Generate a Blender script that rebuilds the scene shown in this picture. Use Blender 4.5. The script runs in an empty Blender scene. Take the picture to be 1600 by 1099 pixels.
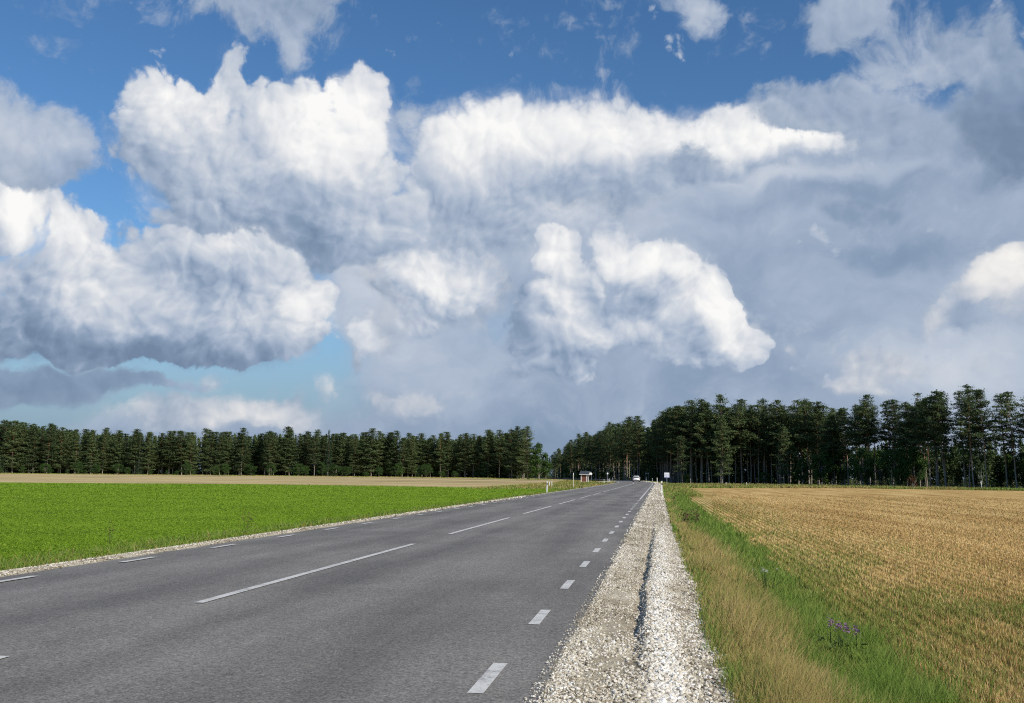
import bpy, math, random
import numpy as np

scene = bpy.context.scene
C = scene.collection
R = math.radians
rng = np.random.default_rng(7)

SUN_AZ, SUN_EL = 127.0, 34.0        # degrees: azimuth clockwise from the road direction (+Y), elevation


# ---------------------------------------------------------------- node helpers
class G:
    """Writes maths node graphs as plain expressions."""
    def __init__(self, tree):
        self.t = tree

    def new(self, kind, **kw):
        n = self.t.nodes.new(kind)
        for k, v in kw.items():
            setattr(n, k, v)
        return n

    def put(self, sock, v):
        if hasattr(v, 'is_output'):
            self.t.links.new(v, sock)
        elif v is not None:
            sock.default_value = v

    def m(self, op, a, b=None, c=None, clamp=False):
        n = self.new('ShaderNodeMath', operation=op, use_clamp=clamp)
        for i, v in enumerate((a, b, c)):
            self.put(n.inputs[i], v)
        return n.outputs[0]

    def v(self, op, a, b=None, c=None):
        n = self.new('ShaderNodeVectorMath', operation=op)
        for i, v in enumerate((a, b, c)):
            self.put(n.inputs[i], v)
        return n.outputs['Value'] if op in ('DOT_PRODUCT', 'LENGTH', 'DISTANCE') else n.outputs[0]

    def noise(self, vec, scale, detail=4, rough=.5, dim='3D', out=0, lac=2.0, dist=0.0, kind='FBM'):
        n = self.new('ShaderNodeTexNoise', noise_dimensions=dim, noise_type=kind)
        self.put(n.inputs['Vector'], vec)
        for k, x in (('Scale', scale), ('Detail', detail), ('Roughness', rough), ('Lacunarity', lac), ('Distortion', dist)):
            self.put(n.inputs[k], x)
        return n.outputs[out]

    def voro(self, vec, scale, detail=0, rough=.5, dim='2D', feature='F1', smooth=.5, out=0, lac=2.0):
        n = self.new('ShaderNodeTexVoronoi', voronoi_dimensions=dim, feature=feature)
        self.put(n.inputs['Vector'], vec)
        self.put(n.inputs['Scale'], scale)
        self.put(n.inputs['Detail'], detail)
        self.put(n.inputs['Roughness'], rough)
        self.put(n.inputs['Lacunarity'], lac)
        if feature == 'SMOOTH_F1':
            self.put(n.inputs['Smoothness'], smooth)
        return n.outputs[out]

    def rng(self, v, a, b, c=0.0, d=1.0, smooth=False):
        n = self.new('ShaderNodeMapRange', interpolation_type='SMOOTHSTEP' if smooth else 'LINEAR')
        for i, x in enumerate((v, a, b, c, d)):
            self.put(n.inputs[i], x)
        return n.outputs[0]

    def mix(self, f, a, b, mode='MIX'):
        n = self.new('ShaderNodeMix', data_type='RGBA', blend_type=mode)
        self.put(n.inputs[0], f)
        for i, x in ((6, a), (7, b)):
            if isinstance(x, tuple) and len(x) == 3:
                x = x + (1,)
            self.put(n.inputs[i], x)
        return n.outputs[2]

    def ramp(self, f, stops, interp='LINEAR'):
        n = self.new('ShaderNodeValToRGB')
        r = n.color_ramp
        r.interpolation = interp
        while len(r.elements) < len(stops):
            r.elements.new(.5)
        for e, (p, c) in zip(r.elements, stops):
            e.position = p
            e.color = tuple(c) + (1,)
        self.put(n.inputs[0], f)
        return n.outputs[0]


def mat(name):
    m = bpy.data.materials.new(name)
    m.use_nodes = True
    g = G(m.node_tree)
    b = m.node_tree.nodes['Principled BSDF']
    return m, g, b


# ---------------------------------------------------------------- mesh helpers
def hash2(i, j, seed):
    h = np.sin(i * 127.1 + j * 311.7 + seed * 74.7) * 43758.5453
    return h - np.floor(h)


def vnoise(x, y, seed=0):
    """smooth value noise, 0..1"""
    x, y = np.asarray(x, float), np.asarray(y, float)
    i, j = np.floor(x), np.floor(y)
    u, v = x - i, y - j
    u, v = u * u * (3 - 2 * u), v * v * (3 - 2 * v)
    a, b = hash2(i, j, seed), hash2(i + 1, j, seed)
    c, d = hash2(i, j + 1, seed), hash2(i + 1, j + 1, seed)
    return (a * (1 - u) + b * u) * (1 - v) + (c * (1 - u) + d * u) * v


def fnoise(x, y, seed=0, octs=4):
    t, a, n = 0, .5, 0
    for k in range(octs):
        t = t + a * vnoise(np.asarray(x) * 2 ** k, np.asarray(y) * 2 ** k, seed + k * 13)
        n += a
        a *= .5
    return t / n


def mesh_np(name, verts, faces, mats=None, tint=None, mat_index=None, smooth=False):
    """one mesh from arrays; faces is a list of (n, k) index arrays"""
    me = bpy.data.meshes.new(name)
    verts = np.asarray(verts, np.float32)
    faces = [np.asarray(f, np.int32) for f in (faces if isinstance(faces, list) else [faces]) if len(f)]
    me.vertices.add(len(verts))
    me.vertices.foreach_set('co', verts.ravel())
    loops = np.concatenate([f.ravel() for f in faces])
    sizes = np.concatenate([np.full(len(f), f.shape[1], np.int32) for f in faces])
    me.loops.add(len(loops))
    me.loops.foreach_set('vertex_index', loops)
    me.polygons.add(len(sizes))
    me.polygons.foreach_set('loop_start', np.concatenate([[0], np.cumsum(sizes)[:-1]]).astype(np.int32))
    me.polygons.foreach_set('loop_total', sizes)
    if mats is not None:
        for m_ in (mats if isinstance(mats, list) else [mats]):
            me.materials.append(m_)
    if mat_index is not None:
        me.polygons.foreach_set('material_index', np.asarray(mat_index, np.int32))
    if tint is not None:
        a = me.attributes.new('tint', 'FLOAT', 'POINT')
        a.data.foreach_set('value', np.asarray(tint, np.float32))
    me.polygons.foreach_set('use_smooth', np.full(len(sizes), smooth, bool))
    me.update(calc_edges=True)
    me.validate()
    return me


def link(name, me, parent=None):
    o = bpy.data.objects.new(name, me)
    C.objects.link(o)
    if parent is not None:
        o.parent = parent
    return o


def tag(o, label=None, cat=None, group=None, kind=None):
    for k, v in (('label', label), ('category', cat), ('group', group), ('kind', kind)):
        if v:
            o[k] = v
    return o


def thing(name, label, cat, loc=(0, 0, 0), rotz=0.0, group=None):
    o = bpy.data.objects.new(name, None)
    C.objects.link(o)
    o.empty_display_size = .3
    o.location = loc
    o.rotation_euler = (0, 0, rotz)
    return tag(o, label, cat, group)


# ---------------------------------------------------------------- the lie of the land (metres; the road runs along +Y)
def road_shift(y):
    """sideways shift of the road: straight, then a long bend to the left"""
    y = np.asarray(y, float)
    a = np.clip(y - 178, 0, None)
    b = np.clip(y - 560, 0, None)
    return -(a * a - b * b) / 3000.0


S_BR = [-4000, -260, -12.2, -11.0, -9.7, -9.3, -.78, .5, .95, 1.55, 2.4, 4.0, 4000]
Z_BR = [-.30, -.30, -.30, -.27, -.06, -.01, 0, -.06, -.17, -.36, -.43, -.40, -.40]


def rise(x, y):
    t = np.clip((-.5 * x + .86 * y - 165) / 215, 0, 1)
    return .62 * t * t * (3 - 2 * t) * np.clip((-14 - (x - road_shift(y))) / 40, 0, 1)


def ground_z(x, y):
    s = x - road_shift(y)
    return np.interp(s, S_BR, Z_BR) + rise(x, y)


def grid_mesh(name, ss, ys, m, dz=0.0, shape=None, smooth=False):
    S, Y = np.meshgrid(np.asarray(ss, float), np.asarray(ys, float))
    X = S + road_shift(Y)
    Z = ground_z(X, Y) + dz
    if shape is not None:
        Z = Z + shape(S, Y)
    n, k = S.shape
    v = np.stack([X.ravel(), Y.ravel(), Z.ravel()], 1)
    i = np.arange(n * k).reshape(n, k)
    f = np.stack([i[:-1, :-1], i[:-1, 1:], i[1:, 1:], i[1:, :-1]], -1).reshape(-1, 4)
    return mesh_np(name, v, f, m, smooth=smooth)


YL = np.concatenate([np.arange(-60, 0, 6), np.arange(0, 60, 2), np.arange(60, 180, 6), np.arange(180, 640, 10),
                     [700, 800, 1000, 1400, 2000, 3000, 4500]]).astype(float)

# ---------------------------------------------------------------- ground materials
def obj_coord(g):
    return g.new('ShaderNodeTexCoord').outputs['Object']


def rough(b, r=.9, spec=.2):
    b.inputs['Roughness'].default_value = r
    b.inputs['Specular IOR Level'].default_value = spec


def bump(g, b, h, strength, dist):
    n = g.new('ShaderNodeBump')
    n.inputs['Strength'].default_value = strength
    n.inputs['Distance'].default_value = dist
    g.put(n.inputs['Height'], h)
    g.put(b.inputs['Normal'], n.outputs[0])


# asphalt: grey binder, pale and dark chips, worn wheel tracks, old stains
M_ASPHALT, g, b = mat('asphalt')
p = obj_coord(g)
sx = g.new('ShaderNodeSeparateXYZ'); g.put(sx.inputs[0], p)
chips = g.voro(p, 75.0, 0, .5, '3D', out=1)
cs = g.new('ShaderNodeSeparateColor'); g.put(cs.inputs[0], chips)
chip = g.rng(cs.outputs[0], .0, 1.0, .55, 1.30)
bright = g.rng(cs.outputs[1], .95, 1.0, 0, .55)
mid = g.noise(p, 16.0, 3, .6)
big = g.noise(g.v('MULTIPLY', p, (1.0, .12, 1)), .9, 5, .6)
blot = g.noise(p, .35, 5, .62)
track = g.m('ABSOLUTE', g.m('SINE', g.m('MULTIPLY_ADD', sx.outputs[0], math.pi / 1.95, .55)))
val = g.m('MULTIPLY', chip, g.rng(mid, .25, .75, .80, 1.2))
val = g.m('MULTIPLY', val, g.rng(big, .36, .64, .80, 1.20))
val = g.m('MULTIPLY', val, g.rng(blot, .36, .64, .88, 1.12))
val = g.m('MULTIPLY', val, g.rng(track, 0, 1, .90, 1.10))
crk = g.voro(g.v('ADD', g.v('MULTIPLY', p, (.55, .16, 1)), g.v('MULTIPLY', g.noise(p, 1.6, 4, .6, out=1), (.35, .2, 0))), 1.0, 0, .5, '2D', 'DISTANCE_TO_EDGE')
crack = g.m('MULTIPLY', g.rng(crk, 0.0, .006, 1, 0), g.rng(g.noise(p, .5, 2, .5), .50, .60))
spot = g.m('MULTIPLY', g.rng(g.voro(p, 1.1, 0, .5, '3D'), .03, .09, 1, 0), g.rng(g.noise(p, 1.7, 2, .5), .5, .6))
val = g.m('MULTIPLY', g.m('ADD', val, bright), g.m('SUBTRACT', 1.0, g.m('MULTIPLY_ADD', crack, .30, g.m('MULTIPLY', spot, .35))))
col = g.mix(1.0, (.184, .172, .153), g.new('ShaderNodeCombineColor').outputs[0], 'MULTIPLY')
cc = col.node.inputs[7].links[0].from_node
for i in range(3):
    g.put(cc.inputs[i], val)
g.put(b.inputs['Base Color'], col)
rough(b, .82, .35)
bump(g, b, g.m('ADD', cs.outputs[2], mid), .55, .004)

# road paint: worn through in chips
M_PAINT, g, b = mat('road_paint')
p = obj_coord(g)
w = g.noise(p, 55.0, 4, .7)
w2 = g.noise(p, 5.0, 3, .6)
f = g.rng(g.m('MULTIPLY_ADD', w2, .6, w), .62, .84)
g.put(b.inputs['Base Color'], g.mix(f, (.30, .295, .28), (.62, .61, .57)))
rough(b, .7, .3)


def earth(name, stops, scale, stretch=(1, 1, 1), fine=30.0, depth=.03, fine_amt=.5):
    m_, g_, b_ = mat(name)
    q = g_.v('MULTIPLY', obj_coord(g_), stretch)
    n1 = g_.noise(q, scale, 6, .6)
    n2 = g_.noise(obj_coord(g_), fine, 5, .65)
    t = g_.m('MULTIPLY_ADD', g_.m('SUBTRACT', n2, .5), fine_amt, n1)
    g_.put(b_.inputs['Base Color'], g_.ramp(t, stops))
    rough(b_, .95, .05)
    bump(g_, b_, n2, .8, depth)
    return m_, g_, b_, t


M_GROUND = earth('ground_soil', [(.3, (.035, .035, .016)), (.5, (.07, .075, .028)), (.7, (.12, .11, .05))], .4)[0]
M_GRAVEL = earth('gravel_bed', [(.30, (.20, .165, .115)), (.45, (.38, .325, .23)), (.6, (.51, .45, .33)), (.75, (.60, .55, .45))], 2.2, (1, .5, 1), 70.0, .02, 1.1)[0]
M_SOD = earth('verge_sod', [(.35, (.045, .05, .015)), (.5, (.11, .11, .035)), (.65, (.17, .14, .06))], 1.2, (1, .4, 1), 25.0, .05)[0]
M_CROPSOIL = earth('green_crop_floor', [(.30, (.105, .17, .012)), (.5, (.165, .27, .016)), (.7, (.22, .345, .026))], .22, (1, 1, 1), 7.0, .08, .9)[0]
M_DRYFIELD = earth('dry_field', [(.36, (.24, .19, .09)), (.46, (.45, .34, .16)), (.55, (.58, .46, .24)), (.64, (.34, .29, .13))], .05, (.25, 1.6, 1), 1.2, .05, .35)[0]
M_TRACK = earth('sandy_track', [(.3, (.36, .31, .22)), (.7, (.52, .46, .35))], .5, (1, 1, 1), 5.0, .02)[0]

# stubble: drill rows along the road, chaff, weeds greening the near margin
M_STUBBLE, g, b = mat('stubble_soil')
p = obj_coord(g)
sx = g.new('ShaderNodeSeparateXYZ'); g.put(sx.inputs[0], p)
wob = g.noise(p, .25, 3, .5)
row = g.m('SINE', g.m('MULTIPLY_ADD', wob, .6, g.m('MULTIPLY', sx.outputs[0], 2 * math.pi / .25)))
n1 = g.noise(g.v('MULTIPLY', p, (1.1, .10, 1)), .55, 6, .66)
n2 = g.noise(g.v('MULTIPLY', p, (1, .5, 1)), 9.0, 5, .68)
t = g.m('MULTIPLY_ADD', g.m('SUBTRACT', n2, .5), .75, n1)
t = g.m('MULTIPLY_ADD', row, .10, t)
straw = g.ramp(t, [(.28, (.24, .145, .05)), (.45, (.46, .29, .10)), (.58, (.58, .40, .155)), (.75, (.66, .48, .22))])
margin = g.rng(g.m('MULTIPLY_ADD', g.noise(p, .22, 4, .6), 9.0, sx.outputs[0]), 6.5, 12.5, 1.0, 0.0, True)
weed = g.m('MULTIPLY', margin, g.rng(g.m('MULTIPLY_ADD', row, -.10, g.noise(g.v('MULTIPLY', p, (1, .3, 1)), 1.3, 5, .65)), .40, .62))
g.put(b.inputs['Base Color'], g.mix(g.m('MULTIPLY', weed, .85), straw, (.165, .18, .045)))
rough(b, .95, .05)
bump(g, b, g.m('ADD', n2, g.m('MULTIPLY', row, .3)), .9, .05)

# ---------------------------------------------------------------- ground sheets
tag(link('ground', grid_mesh('ground', [-4000, -1500, -700, -400, -260, -180, -120, -80, -54, -40, -25] + S_BR[2:-1] + [10, 30, 80, 200, 500, 1500, 4000], YL, M_GROUND, -.09)), kind='structure')
road = tag(link('road', grid_mesh('road', [-9.3, -5.1, -.78], YL[4:-3], M_ASPHALT, .004)), kind='structure')
# the near left pavement edge is a touch narrower: shoulder gravel laps over it
LS = -8.97


def left_lap(S, Y):
    return 0.0 * S + .012


ys_l = np.concatenate([np.arange(2, 40, .5), np.arange(40, 205, 2.0)])
E_ = np.where(ys_l < 30, LS, LS - .25 * np.clip((ys_l - 30) / 20, 0, 1))
k = 9
u = np.linspace(0, 1, k)
inner = E_ + .07 * (fnoise(ys_l * 1.7, ys_l * 0, 5) - .5)
outer = np.where(ys_l < 60, -9.75, -9.75 + .2 * np.clip((ys_l - 60) / 40, 0, 1)) + .35 * (fnoise(ys_l * .5, ys_l * 0, 9) - .5)
Sg = inner[:, None] * (1 - u) + outer[:, None] * u
Yg = np.repeat(ys_l[:, None], k, 1)
Xg = Sg + road_shift(Yg)
Zg = np.interp(Sg, S_BR, Z_BR) + .022 + .02 * (fnoise(Sg * 6, Yg * 6, 3) - .5) - .03 * (u == 0)
i = np.arange(Sg.size).reshape(Sg.shape)
f = np.stack([i[:-1, :-1], i[1:, :-1], i[1:, 1:], i[:-1, 1:]], -1).reshape(-1, 4)
me = mesh_np('gravel_edge', np.stack([Xg.ravel(), Yg.ravel(), Zg.ravel()], 1), f, M_GRAVEL, smooth=True)
tag(link('gravel_edge', me), kind='structure')


# right shoulder: a washed-out gully with a ridge of loose gravel beside it
def gully_at(y):
    return -.20 + .05 * (fnoise(y * .5, y * 0, 21) - .5) * 2 + .03 * (fnoise(y * 2.2, y * 0, 22) - .5) * 2


def shoulder_shape(S, Y):
    env = np.clip((Y - 7.0) / 3.0, 0, 1) * np.clip((36 - Y) / 14, 0, 1)
    env = env * (.55 + .75 * fnoise(Y * .45, Y * 0 + 3, 31))
    gl = gully_at(Y)
    d = S - gl
    bank = np.interp(d, [-.6, -.14, -.03, .06, .19, .62, .9], [0, -.050, -.085, .075, .072, .01, 0])
    lump = .03 * (fnoise(S * 5, Y * 2.2, 41) - .5) + .022 * (fnoise(S * 16, Y * 9, 42) - .5) + .010 * (vnoise(S * 45, Y * 40, 43) - .5)
    fade = np.clip((S + .80) / .1, 0, 1)
    return (env * bank * .56 + lump) * fade


def shoulder_outer(y):
    o = np.interp(y, [0, 9, 14, 22, 41, 90, 205, 400], [.44, .42, .41, .34, .24, .25, .3, .3])
    return o + .16 * (fnoise(y * .55, y * 0, 51) - .5) + .08 * (vnoise(y * 3.1, y * 0, 52) - .5)


ys_r = np.concatenate([np.arange(3.5, 5.5, .15), np.arange(5.5, 16, .03), np.arange(16, 34, .08), np.arange(34, 80, .6), np.arange(80, 330, 4.0)])
u = np.linspace(0, 1, 64)
inner = -.80 + .10 * (fnoise(ys_r * 1.3, ys_r * 0, 61) - .5) + .06 * (vnoise(ys_r * 9, ys_r * 0, 62) - .5)
outer = shoulder_outer(ys_r) + .12
Sg = inner[:, None] * (1 - u) + outer[:, None] * u
Yg = np.repeat(ys_r[:, None], 64, 1)
Zg = np.interp(Sg, S_BR, Z_BR) + .012 + shoulder_shape(Sg, Yg) - .012 * (u == 0)
i = np.arange(Sg.size).reshape(Sg.shape)
f = np.stack([i[:-1, :-1], i[:-1, 1:], i[1:, 1:], i[1:, :-1]], -1).reshape(-1, 4)
me = mesh_np('gravel_shoulder', np.stack([(Sg + road_shift(Yg)).ravel(), Yg.ravel(), Zg.ravel()], 1), f, M_GRAVEL, smooth=True)
tag(link('gravel_shoulder', me), kind='structure')

tag(link('verge', grid_mesh('verge', [.3, .5, .95, 1.55, 2.4, 2.46], YL[3:50], M_SOD, -.012)), kind='structure')
tag(link('verge_far_side', grid_mesh('verge_far_side', [-12.2, -11.0, -9.7, -9.3], YL[3:40], M_SOD, -.012)), kind='structure')


def poly_sheet(name, pts, z, m_):
    v = np.array([(x, y, z) for x, y in pts], float)
    return tag(link(name, mesh_np(name, v, [np.arange(len(pts))[None, :]], m_)), kind='structure')


def far_right_edge(x):
    return np.interp(x, [2, 5, 35, 75, 140, 400], [150, 164, 190, 168, 150, 120])


pts = [(2.45, -50), (320, -50), (320, 126)] + [(x, float(far_right_edge(x))) for x in (140, 110, 75, 55, 35, 20, 10, 5, 2.5)]
poly_sheet('stubble_field', pts, -.394, M_STUBBLE)


def far_left_edge(x):
    return np.interp(-x, [10, 15, 40, 62, 98, 140, 320], [126, 128.5, 138, 143, 133, 126, 90])


pts = [(-12.0, -50)] + [(-x, float(far_left_edge(-x))) for x in (12.0, 25, 40, 62, 80, 98, 140, 200, 320)] + [(-320, -50)]
poly_sheet('green_field', pts, -.290, M_CROPSOIL)
# dry field rising gently to the left wood
xs = np.concatenate([np.arange(-600, -60, 20), np.arange(-60, -13, 6)])
ys2 = np.concatenate([np.arange(85, 160, 5), np.arange(160, 470, 12)])
X, Y = np.meshgrid(xs, ys2)
X = X + road_shift(Y)
Z = ground_z(X, Y) - .015
i = np.arange(X.size).reshape(X.shape)
f = np.stack([i[:-1, :-1], i[:-1, 1:], i[1:, 1:], i[1:, :-1]], -1).reshape(-1, 4)
tag(link('dry_field', mesh_np('dry_field', np.stack([X.ravel(), Y.ravel(), Z.ravel()], 1), f, M_DRYFIELD, smooth=True)), kind='structure')
# lay-by and farm track by the bus stop
v, fs = [], []
for (y0, y1, s0, s1) in ((246, 292, -14.5, -9.35),):
    ys3 = np.linspace(y0, y1, 12)
    for a_ in ys3:
        w_ = math.sin(math.pi * (a_ - y0) / (y1 - y0)) ** .6
        c_ = float(road_shift(a_))
        v += [(c_ + s1, a_, .012), (c_ + s1 + (s0 - s1) * max(w_, .02), a_, .008)]
    fs = [[2 * q, 2 * q + 2, 2 * q + 3, 2 * q + 1] for q in range(11)]
tag(link('lay_by', mesh_np('lay_by', v, np.array(fs), M_TRACK)), kind='structure')
tr = [(-27, 300), (-60, 303), (-100, 308)]
v = []
for x, y in tr:
    zz = float(ground_z(np.array(x), np.array(y)))
    v += [(x, y - 3, zz + .10), (x, y + 3, zz + .10)]
tag(link('farm_track', mesh_np('farm_track', v, np.array([[0, 1, 3, 2], [2, 3, 5, 4]]), M_TRACK)), kind='structure')

# ---------------------------------------------------------------- painted lines (sheets just above the asphalt)
def marking(name, segs, s, w, slant=0.0):
    v, fs = [], []
    for (a, e) in segs:
        n = max(1, int((e - a) / 6))
        for q in range(n):
            y0, y1 = a + (e - a) * q / n, a + (e - a) * (q + 1) / n
            k0 = len(v)
            for y_ in (y0, y1):
                c_ = float(road_shift(y_))
                v += [(c_ + s - w / 2, y_, .008), (c_ + s + w / 2, y_, .008)]
            fs.append([k0, k0 + 1, k0 + 3, k0 + 2])
    return tag(link(name, mesh_np(name, v, np.array(fs), M_PAINT)), kind='structure')


marking('edge_line_near', [(6.53 + 3.04 * q, 7.58 + 3.04 * q) for q in range(-4, 18)] + [(62, 330)], -1.23, .11)
marking('centre_line', [(-16, -6.2), (-2.75, 7.1)] + [(10.35 + 13.1 * q, 19.95 + 13.1 * q) for q in range(0, 6)] + [(89, 101.5), (103.5, 330)], -5.11, .12)
marking('edge_line_far', [(14.65 + 3.2 * q, 15.68 + 3.2 * q) for q in range(-8, 30)] + [(112, 330)], -8.58, .115)

# ---------------------------------------------------------------- scattered stuff
def frame_points(n, r0, r1, az0, az1, power=2.0):
    """points spread so that each bit of the view holds about as many: density falls with distance"""
    u_ = rng.random(n)
    if power == 2.0:
        r = 1 / (1 / r0 + (1 / r1 - 1 / r0) * u_)
    else:
        q = 1 - power + 1
        r = (r0 ** q + (r1 ** q - r0 ** q) * u_) ** (1 / q)
    a = np.radians(az0 + (az1 - az0) * rng.random(n))
    return r * np.sin(a), r * np.cos(a), r


def strip_points(n, y0, y1, s0, s1):
    u_ = rng.random(n)
    y = 1 / (1 / y0 + (1 / y1 - 1 / y0) * u_)
    s = s0 + (s1 - s0) * rng.random(n)
    return s, y


def blade_mesh(name, x, y, z, h, w, lean, leandir, mats, tint, midbend=.35):
    """bent grass blades, five vertices each"""
    n = len(x)
    fa = rng.random(n) * 2 * np.pi
    wx, wy = np.cos(fa) * w / 2, np.sin(fa) * w / 2
    lx, ly = np.cos(leandir) * lean * h, np.sin(leandir) * lean * h
    b0 = np.stack([x - wx, y - wy, z], 1)
    b1 = np.stack([x + wx, y + wy, z], 1)
    m0 = np.stack([x - wx * .75 + lx * midbend, y - wy * .75 + ly * midbend, z + h * .58], 1)
    m1 = np.stack([x + wx * .75 + lx * midbend, y + wy * .75 + ly * midbend, z + h * .58], 1)
    t0 = np.stack([x + lx, y + ly, z + h * np.sqrt(np.clip(1 - lean * lean * .4, .2, 1))], 1)
    v = np.stack([b0, b1, m0, m1, t0], 1).reshape(-1, 3)
    k_ = np.arange(n)[:, None] * 5
    return mesh_np(name, v, [k_ + np.array([0, 1, 3, 2]), k_ + np.array([2, 3, 4])], mats, np.repeat(tint, 5))


def leaf_mat(name, stops, trans=.35, rgh=.7, noise_amt=.0):
    m_, g_, b_ = mat(name)
    at_ = g_.new('ShaderNodeAttribute', attribute_name='tint')
    col_ = g_.ramp(at_.outputs['Fac'], stops)
    g_.put(b_.inputs['Base Color'], col_)
    rough(b_, rgh, .25)
    if trans:
        tl = g_.new('ShaderNodeBsdfTranslucent')
        g_.put(tl.inputs[0], col_)
        mx = g_.new('ShaderNodeMixShader')
        mx.inputs[0].default_value = trans
        g_.t.links.new(b_.outputs[0], mx.inputs[1])
        g_.t.links.new(tl.outputs[0], mx.inputs[2])
        g_.t.links.new(mx.outputs[0], g_.t.nodes['Material Output'].inputs[0])
    return m_


PX = 1 / 960.0            # metres per picture pixel per metre of distance
GRASS = leaf_mat('grass_blades', [(0, (.50, .37, .16)), (.25, (.40, .31, .11)), (.45, (.27, .245, .06)), (.62, (.235, .295, .062)), (.85, (.175, .275, .040)), (1, (.10, .19, .022))], .35)
# verge grasses: dry and bent near the gravel, green and rank in the ditch
s, y = strip_points(150000, 5.3, 150, .35, 3.0)
keep = (s > shoulder_outer(y) - .02 + .12 * rng.random(len(s)) ** 2) & (s < np.interp(y, [7, 14], [1.98, 2.14]) + .9 * (fnoise(y * .8, y * 0, 71) - .5) + .22 * rng.exponential(.6, len(s)))
s, y = s[keep], y[keep]
dryb = np.interp(y, [0, 10, 24, 34, 60], [1.16, 1.22, 1.28, 1.0, .85])
g_ = fnoise(s * 2.2, y * .35, 81) - .5
green = 1 / (1 + np.exp(-((s - dryb) * 9 + g_ * 7)))
# far along the verge the grass by the gravel is green and the dry band is patchy
green = np.where(y > 26, np.clip(green + .55 * (fnoise(s * 3, y * .12, 82) > .47), 0, 1), green)
edge_green = np.exp(-((s - shoulder_outer(y)) / .22) ** 2) * .75
isg = rng.random(len(s)) < np.clip(green + edge_green * (rng.random(len(s)) < .75), 0, 1)
clump = fnoise(s * 4.5, y * 1.6, 86)
tint = np.where(isg, .58 + .36 * rng.random(len(s)) + .5 * (clump - .5), .02 + .46 * rng.random(len(s)))
tint = np.clip(tint + .42 * (fnoise(s * 1.6, y * .45, 83) - .5) * ~isg, 0, 1)
h = np.where(isg, .12 + .20 * rng.random(len(s)), .13 + .20 * rng.random(len(s))) * (.65 + .7 * fnoise(s * 1.3, y * .7, 84))
h *= np.interp(s - shoulder_outer(y), [0, .35], [.35, 1.0]) * np.where(isg, .55 + .95 * clump, 1)
w = np.maximum(np.where(isg, .0055, .0032), PX * y * .75)
ld = np.where(isg, rng.normal(1.2, 1.4, len(s)), rng.normal(1.15, .55, len(s)))
ln = np.where(isg, .25 + .5 * rng.random(len(s)), .35 + .5 * rng.random(len(s)))
x = s + road_shift(y)
tag(link('verge_grass', blade_mesh('verge_grass', x, y, ground_z(x, y) - .02, h, w, ln, ld, GRASS, tint)), kind='stuff')

# stubble and straw over the right field, with weeds in the near margin
STRAW = leaf_mat('stubble_straw', [(0, (.30, .19, .07)), (.35, (.52, .34, .125)), (.66, (.68, .50, .23)), (.70, (.27, .27, .07)), (1, (.16, .22, .035))], .25)
x, y, r = frame_points(390000, 6.5, 110, 3, 33, 2.0)
rowc = np.round(x / .25) * .25
x = np.where(rng.random(len(x)) < .68, rowc + rng.normal(0, .035, len(x)), x)
keep = (x > np.interp(y, [7, 14], [2.08, 2.25]) + .9 * (fnoise(y * .8, y * 0, 71) - .5) - .30 * rng.exponential(.7, len(x))) & (y < far_right_edge(x))
x, y, r = x[keep], y[keep], r[keep]
pg = np.clip(1.0 - (x - 3.2) / np.interp(y, [6, 12, 20, 50], [9.5, 7.0, 4.5, 4.0]), 0, 1) * (.25 + 1.15 * np.clip((fnoise(x * .9, y * .3, 92) - .38) * 4, 0, 1))
band = np.exp(-((y - (14.2 - .20 * (x - 5))) / .9) ** 2) * np.clip((x - 3) / 1.5, 0, 1) * np.clip((10.5 - x) / 2, 0, 1)      # a greener strip crossing the stubble
isg = rng.random(len(x)) < np.clip(.58 * pg + .45 * band + .03, 0, .75)
streak = fnoise(x * .55 + .05 * y, y * .035, 95)
tint = np.where(isg, .72 + .28 * rng.random(len(x)), np.clip(.64 * rng.random(len(x)) + 1.3 * (streak - .5), 0, .66))
h = np.where(isg, .04 + .07 * rng.random(len(x)), .04 + .055 * rng.random(len(x))) + .05 * band
w = np.maximum(np.where(isg, .006, .0036), PX * r * .62)
tag(link('stubble', blade_mesh('stubble', x, y, np.full(len(x), -.405), h, w, .15 + .6 * rng.random(len(x)) ** 2, rng.random(len(x)) * 6.28, STRAW, tint)), kind='stuff')

# low leafy crop on the left field: kite-shaped leaves held at all angles
CROP = leaf_mat('crop_leaves', [(0, (.14, .215, .012)), (.5, (.205, .335, .018)), (.9, (.28, .40, .034)), (1, (.38, .39, .10))], .40)
x, y, r = frame_points(520000, 12.0, 150, -47, -4, 2.0)
s = x - road_shift(y)
keep = (s < -10.15 + .8 * (fnoise(y * .45, y * 0, 101) - .5)) & (y < far_left_edge(x) - 1) & (y > 2)
x, y, r, s = x[keep], y[keep], r[keep], s[keep]
n = len(x)
patch = fnoise(x * .55, y * .55, 102)
hh = (.03 + .09 * rng.random(n)) * (.6 + .7 * patch) * np.interp(s, [-13, -10.2], [1, 1.15])
L = np.maximum(.024 + .018 * rng.random(n), PX * r * 1.15)
fa, ti = rng.random(n) * 2 * np.pi, rng.normal(.15, .35, n)
dx, dy, dz_ = np.cos(fa) * np.cos(ti), np.sin(fa) * np.cos(ti), np.sin(ti)
px_, py_ = -np.sin(fa), np.cos(fa)
roll = rng.normal(0, .35, n)
c0 = np.stack([x, y, ground_z(x, y) + hh], 1)
d = np.stack([dx, dy, dz_], 1) * L[:, None]
e = np.stack([px_ * np.cos(roll), py_ * np.cos(roll), np.sin(roll)], 1) * L[:, None] * .38
v = np.stack([c0 - d * .5, c0 + e, c0 + d * .6, c0 - e], 1).reshape(-1, 3)
tint = np.clip(.38 + .34 * rng.random(n) + .45 * (patch - .5) + np.where(rng.random(n) < .015, .4, 0), 0, 1)
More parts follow.
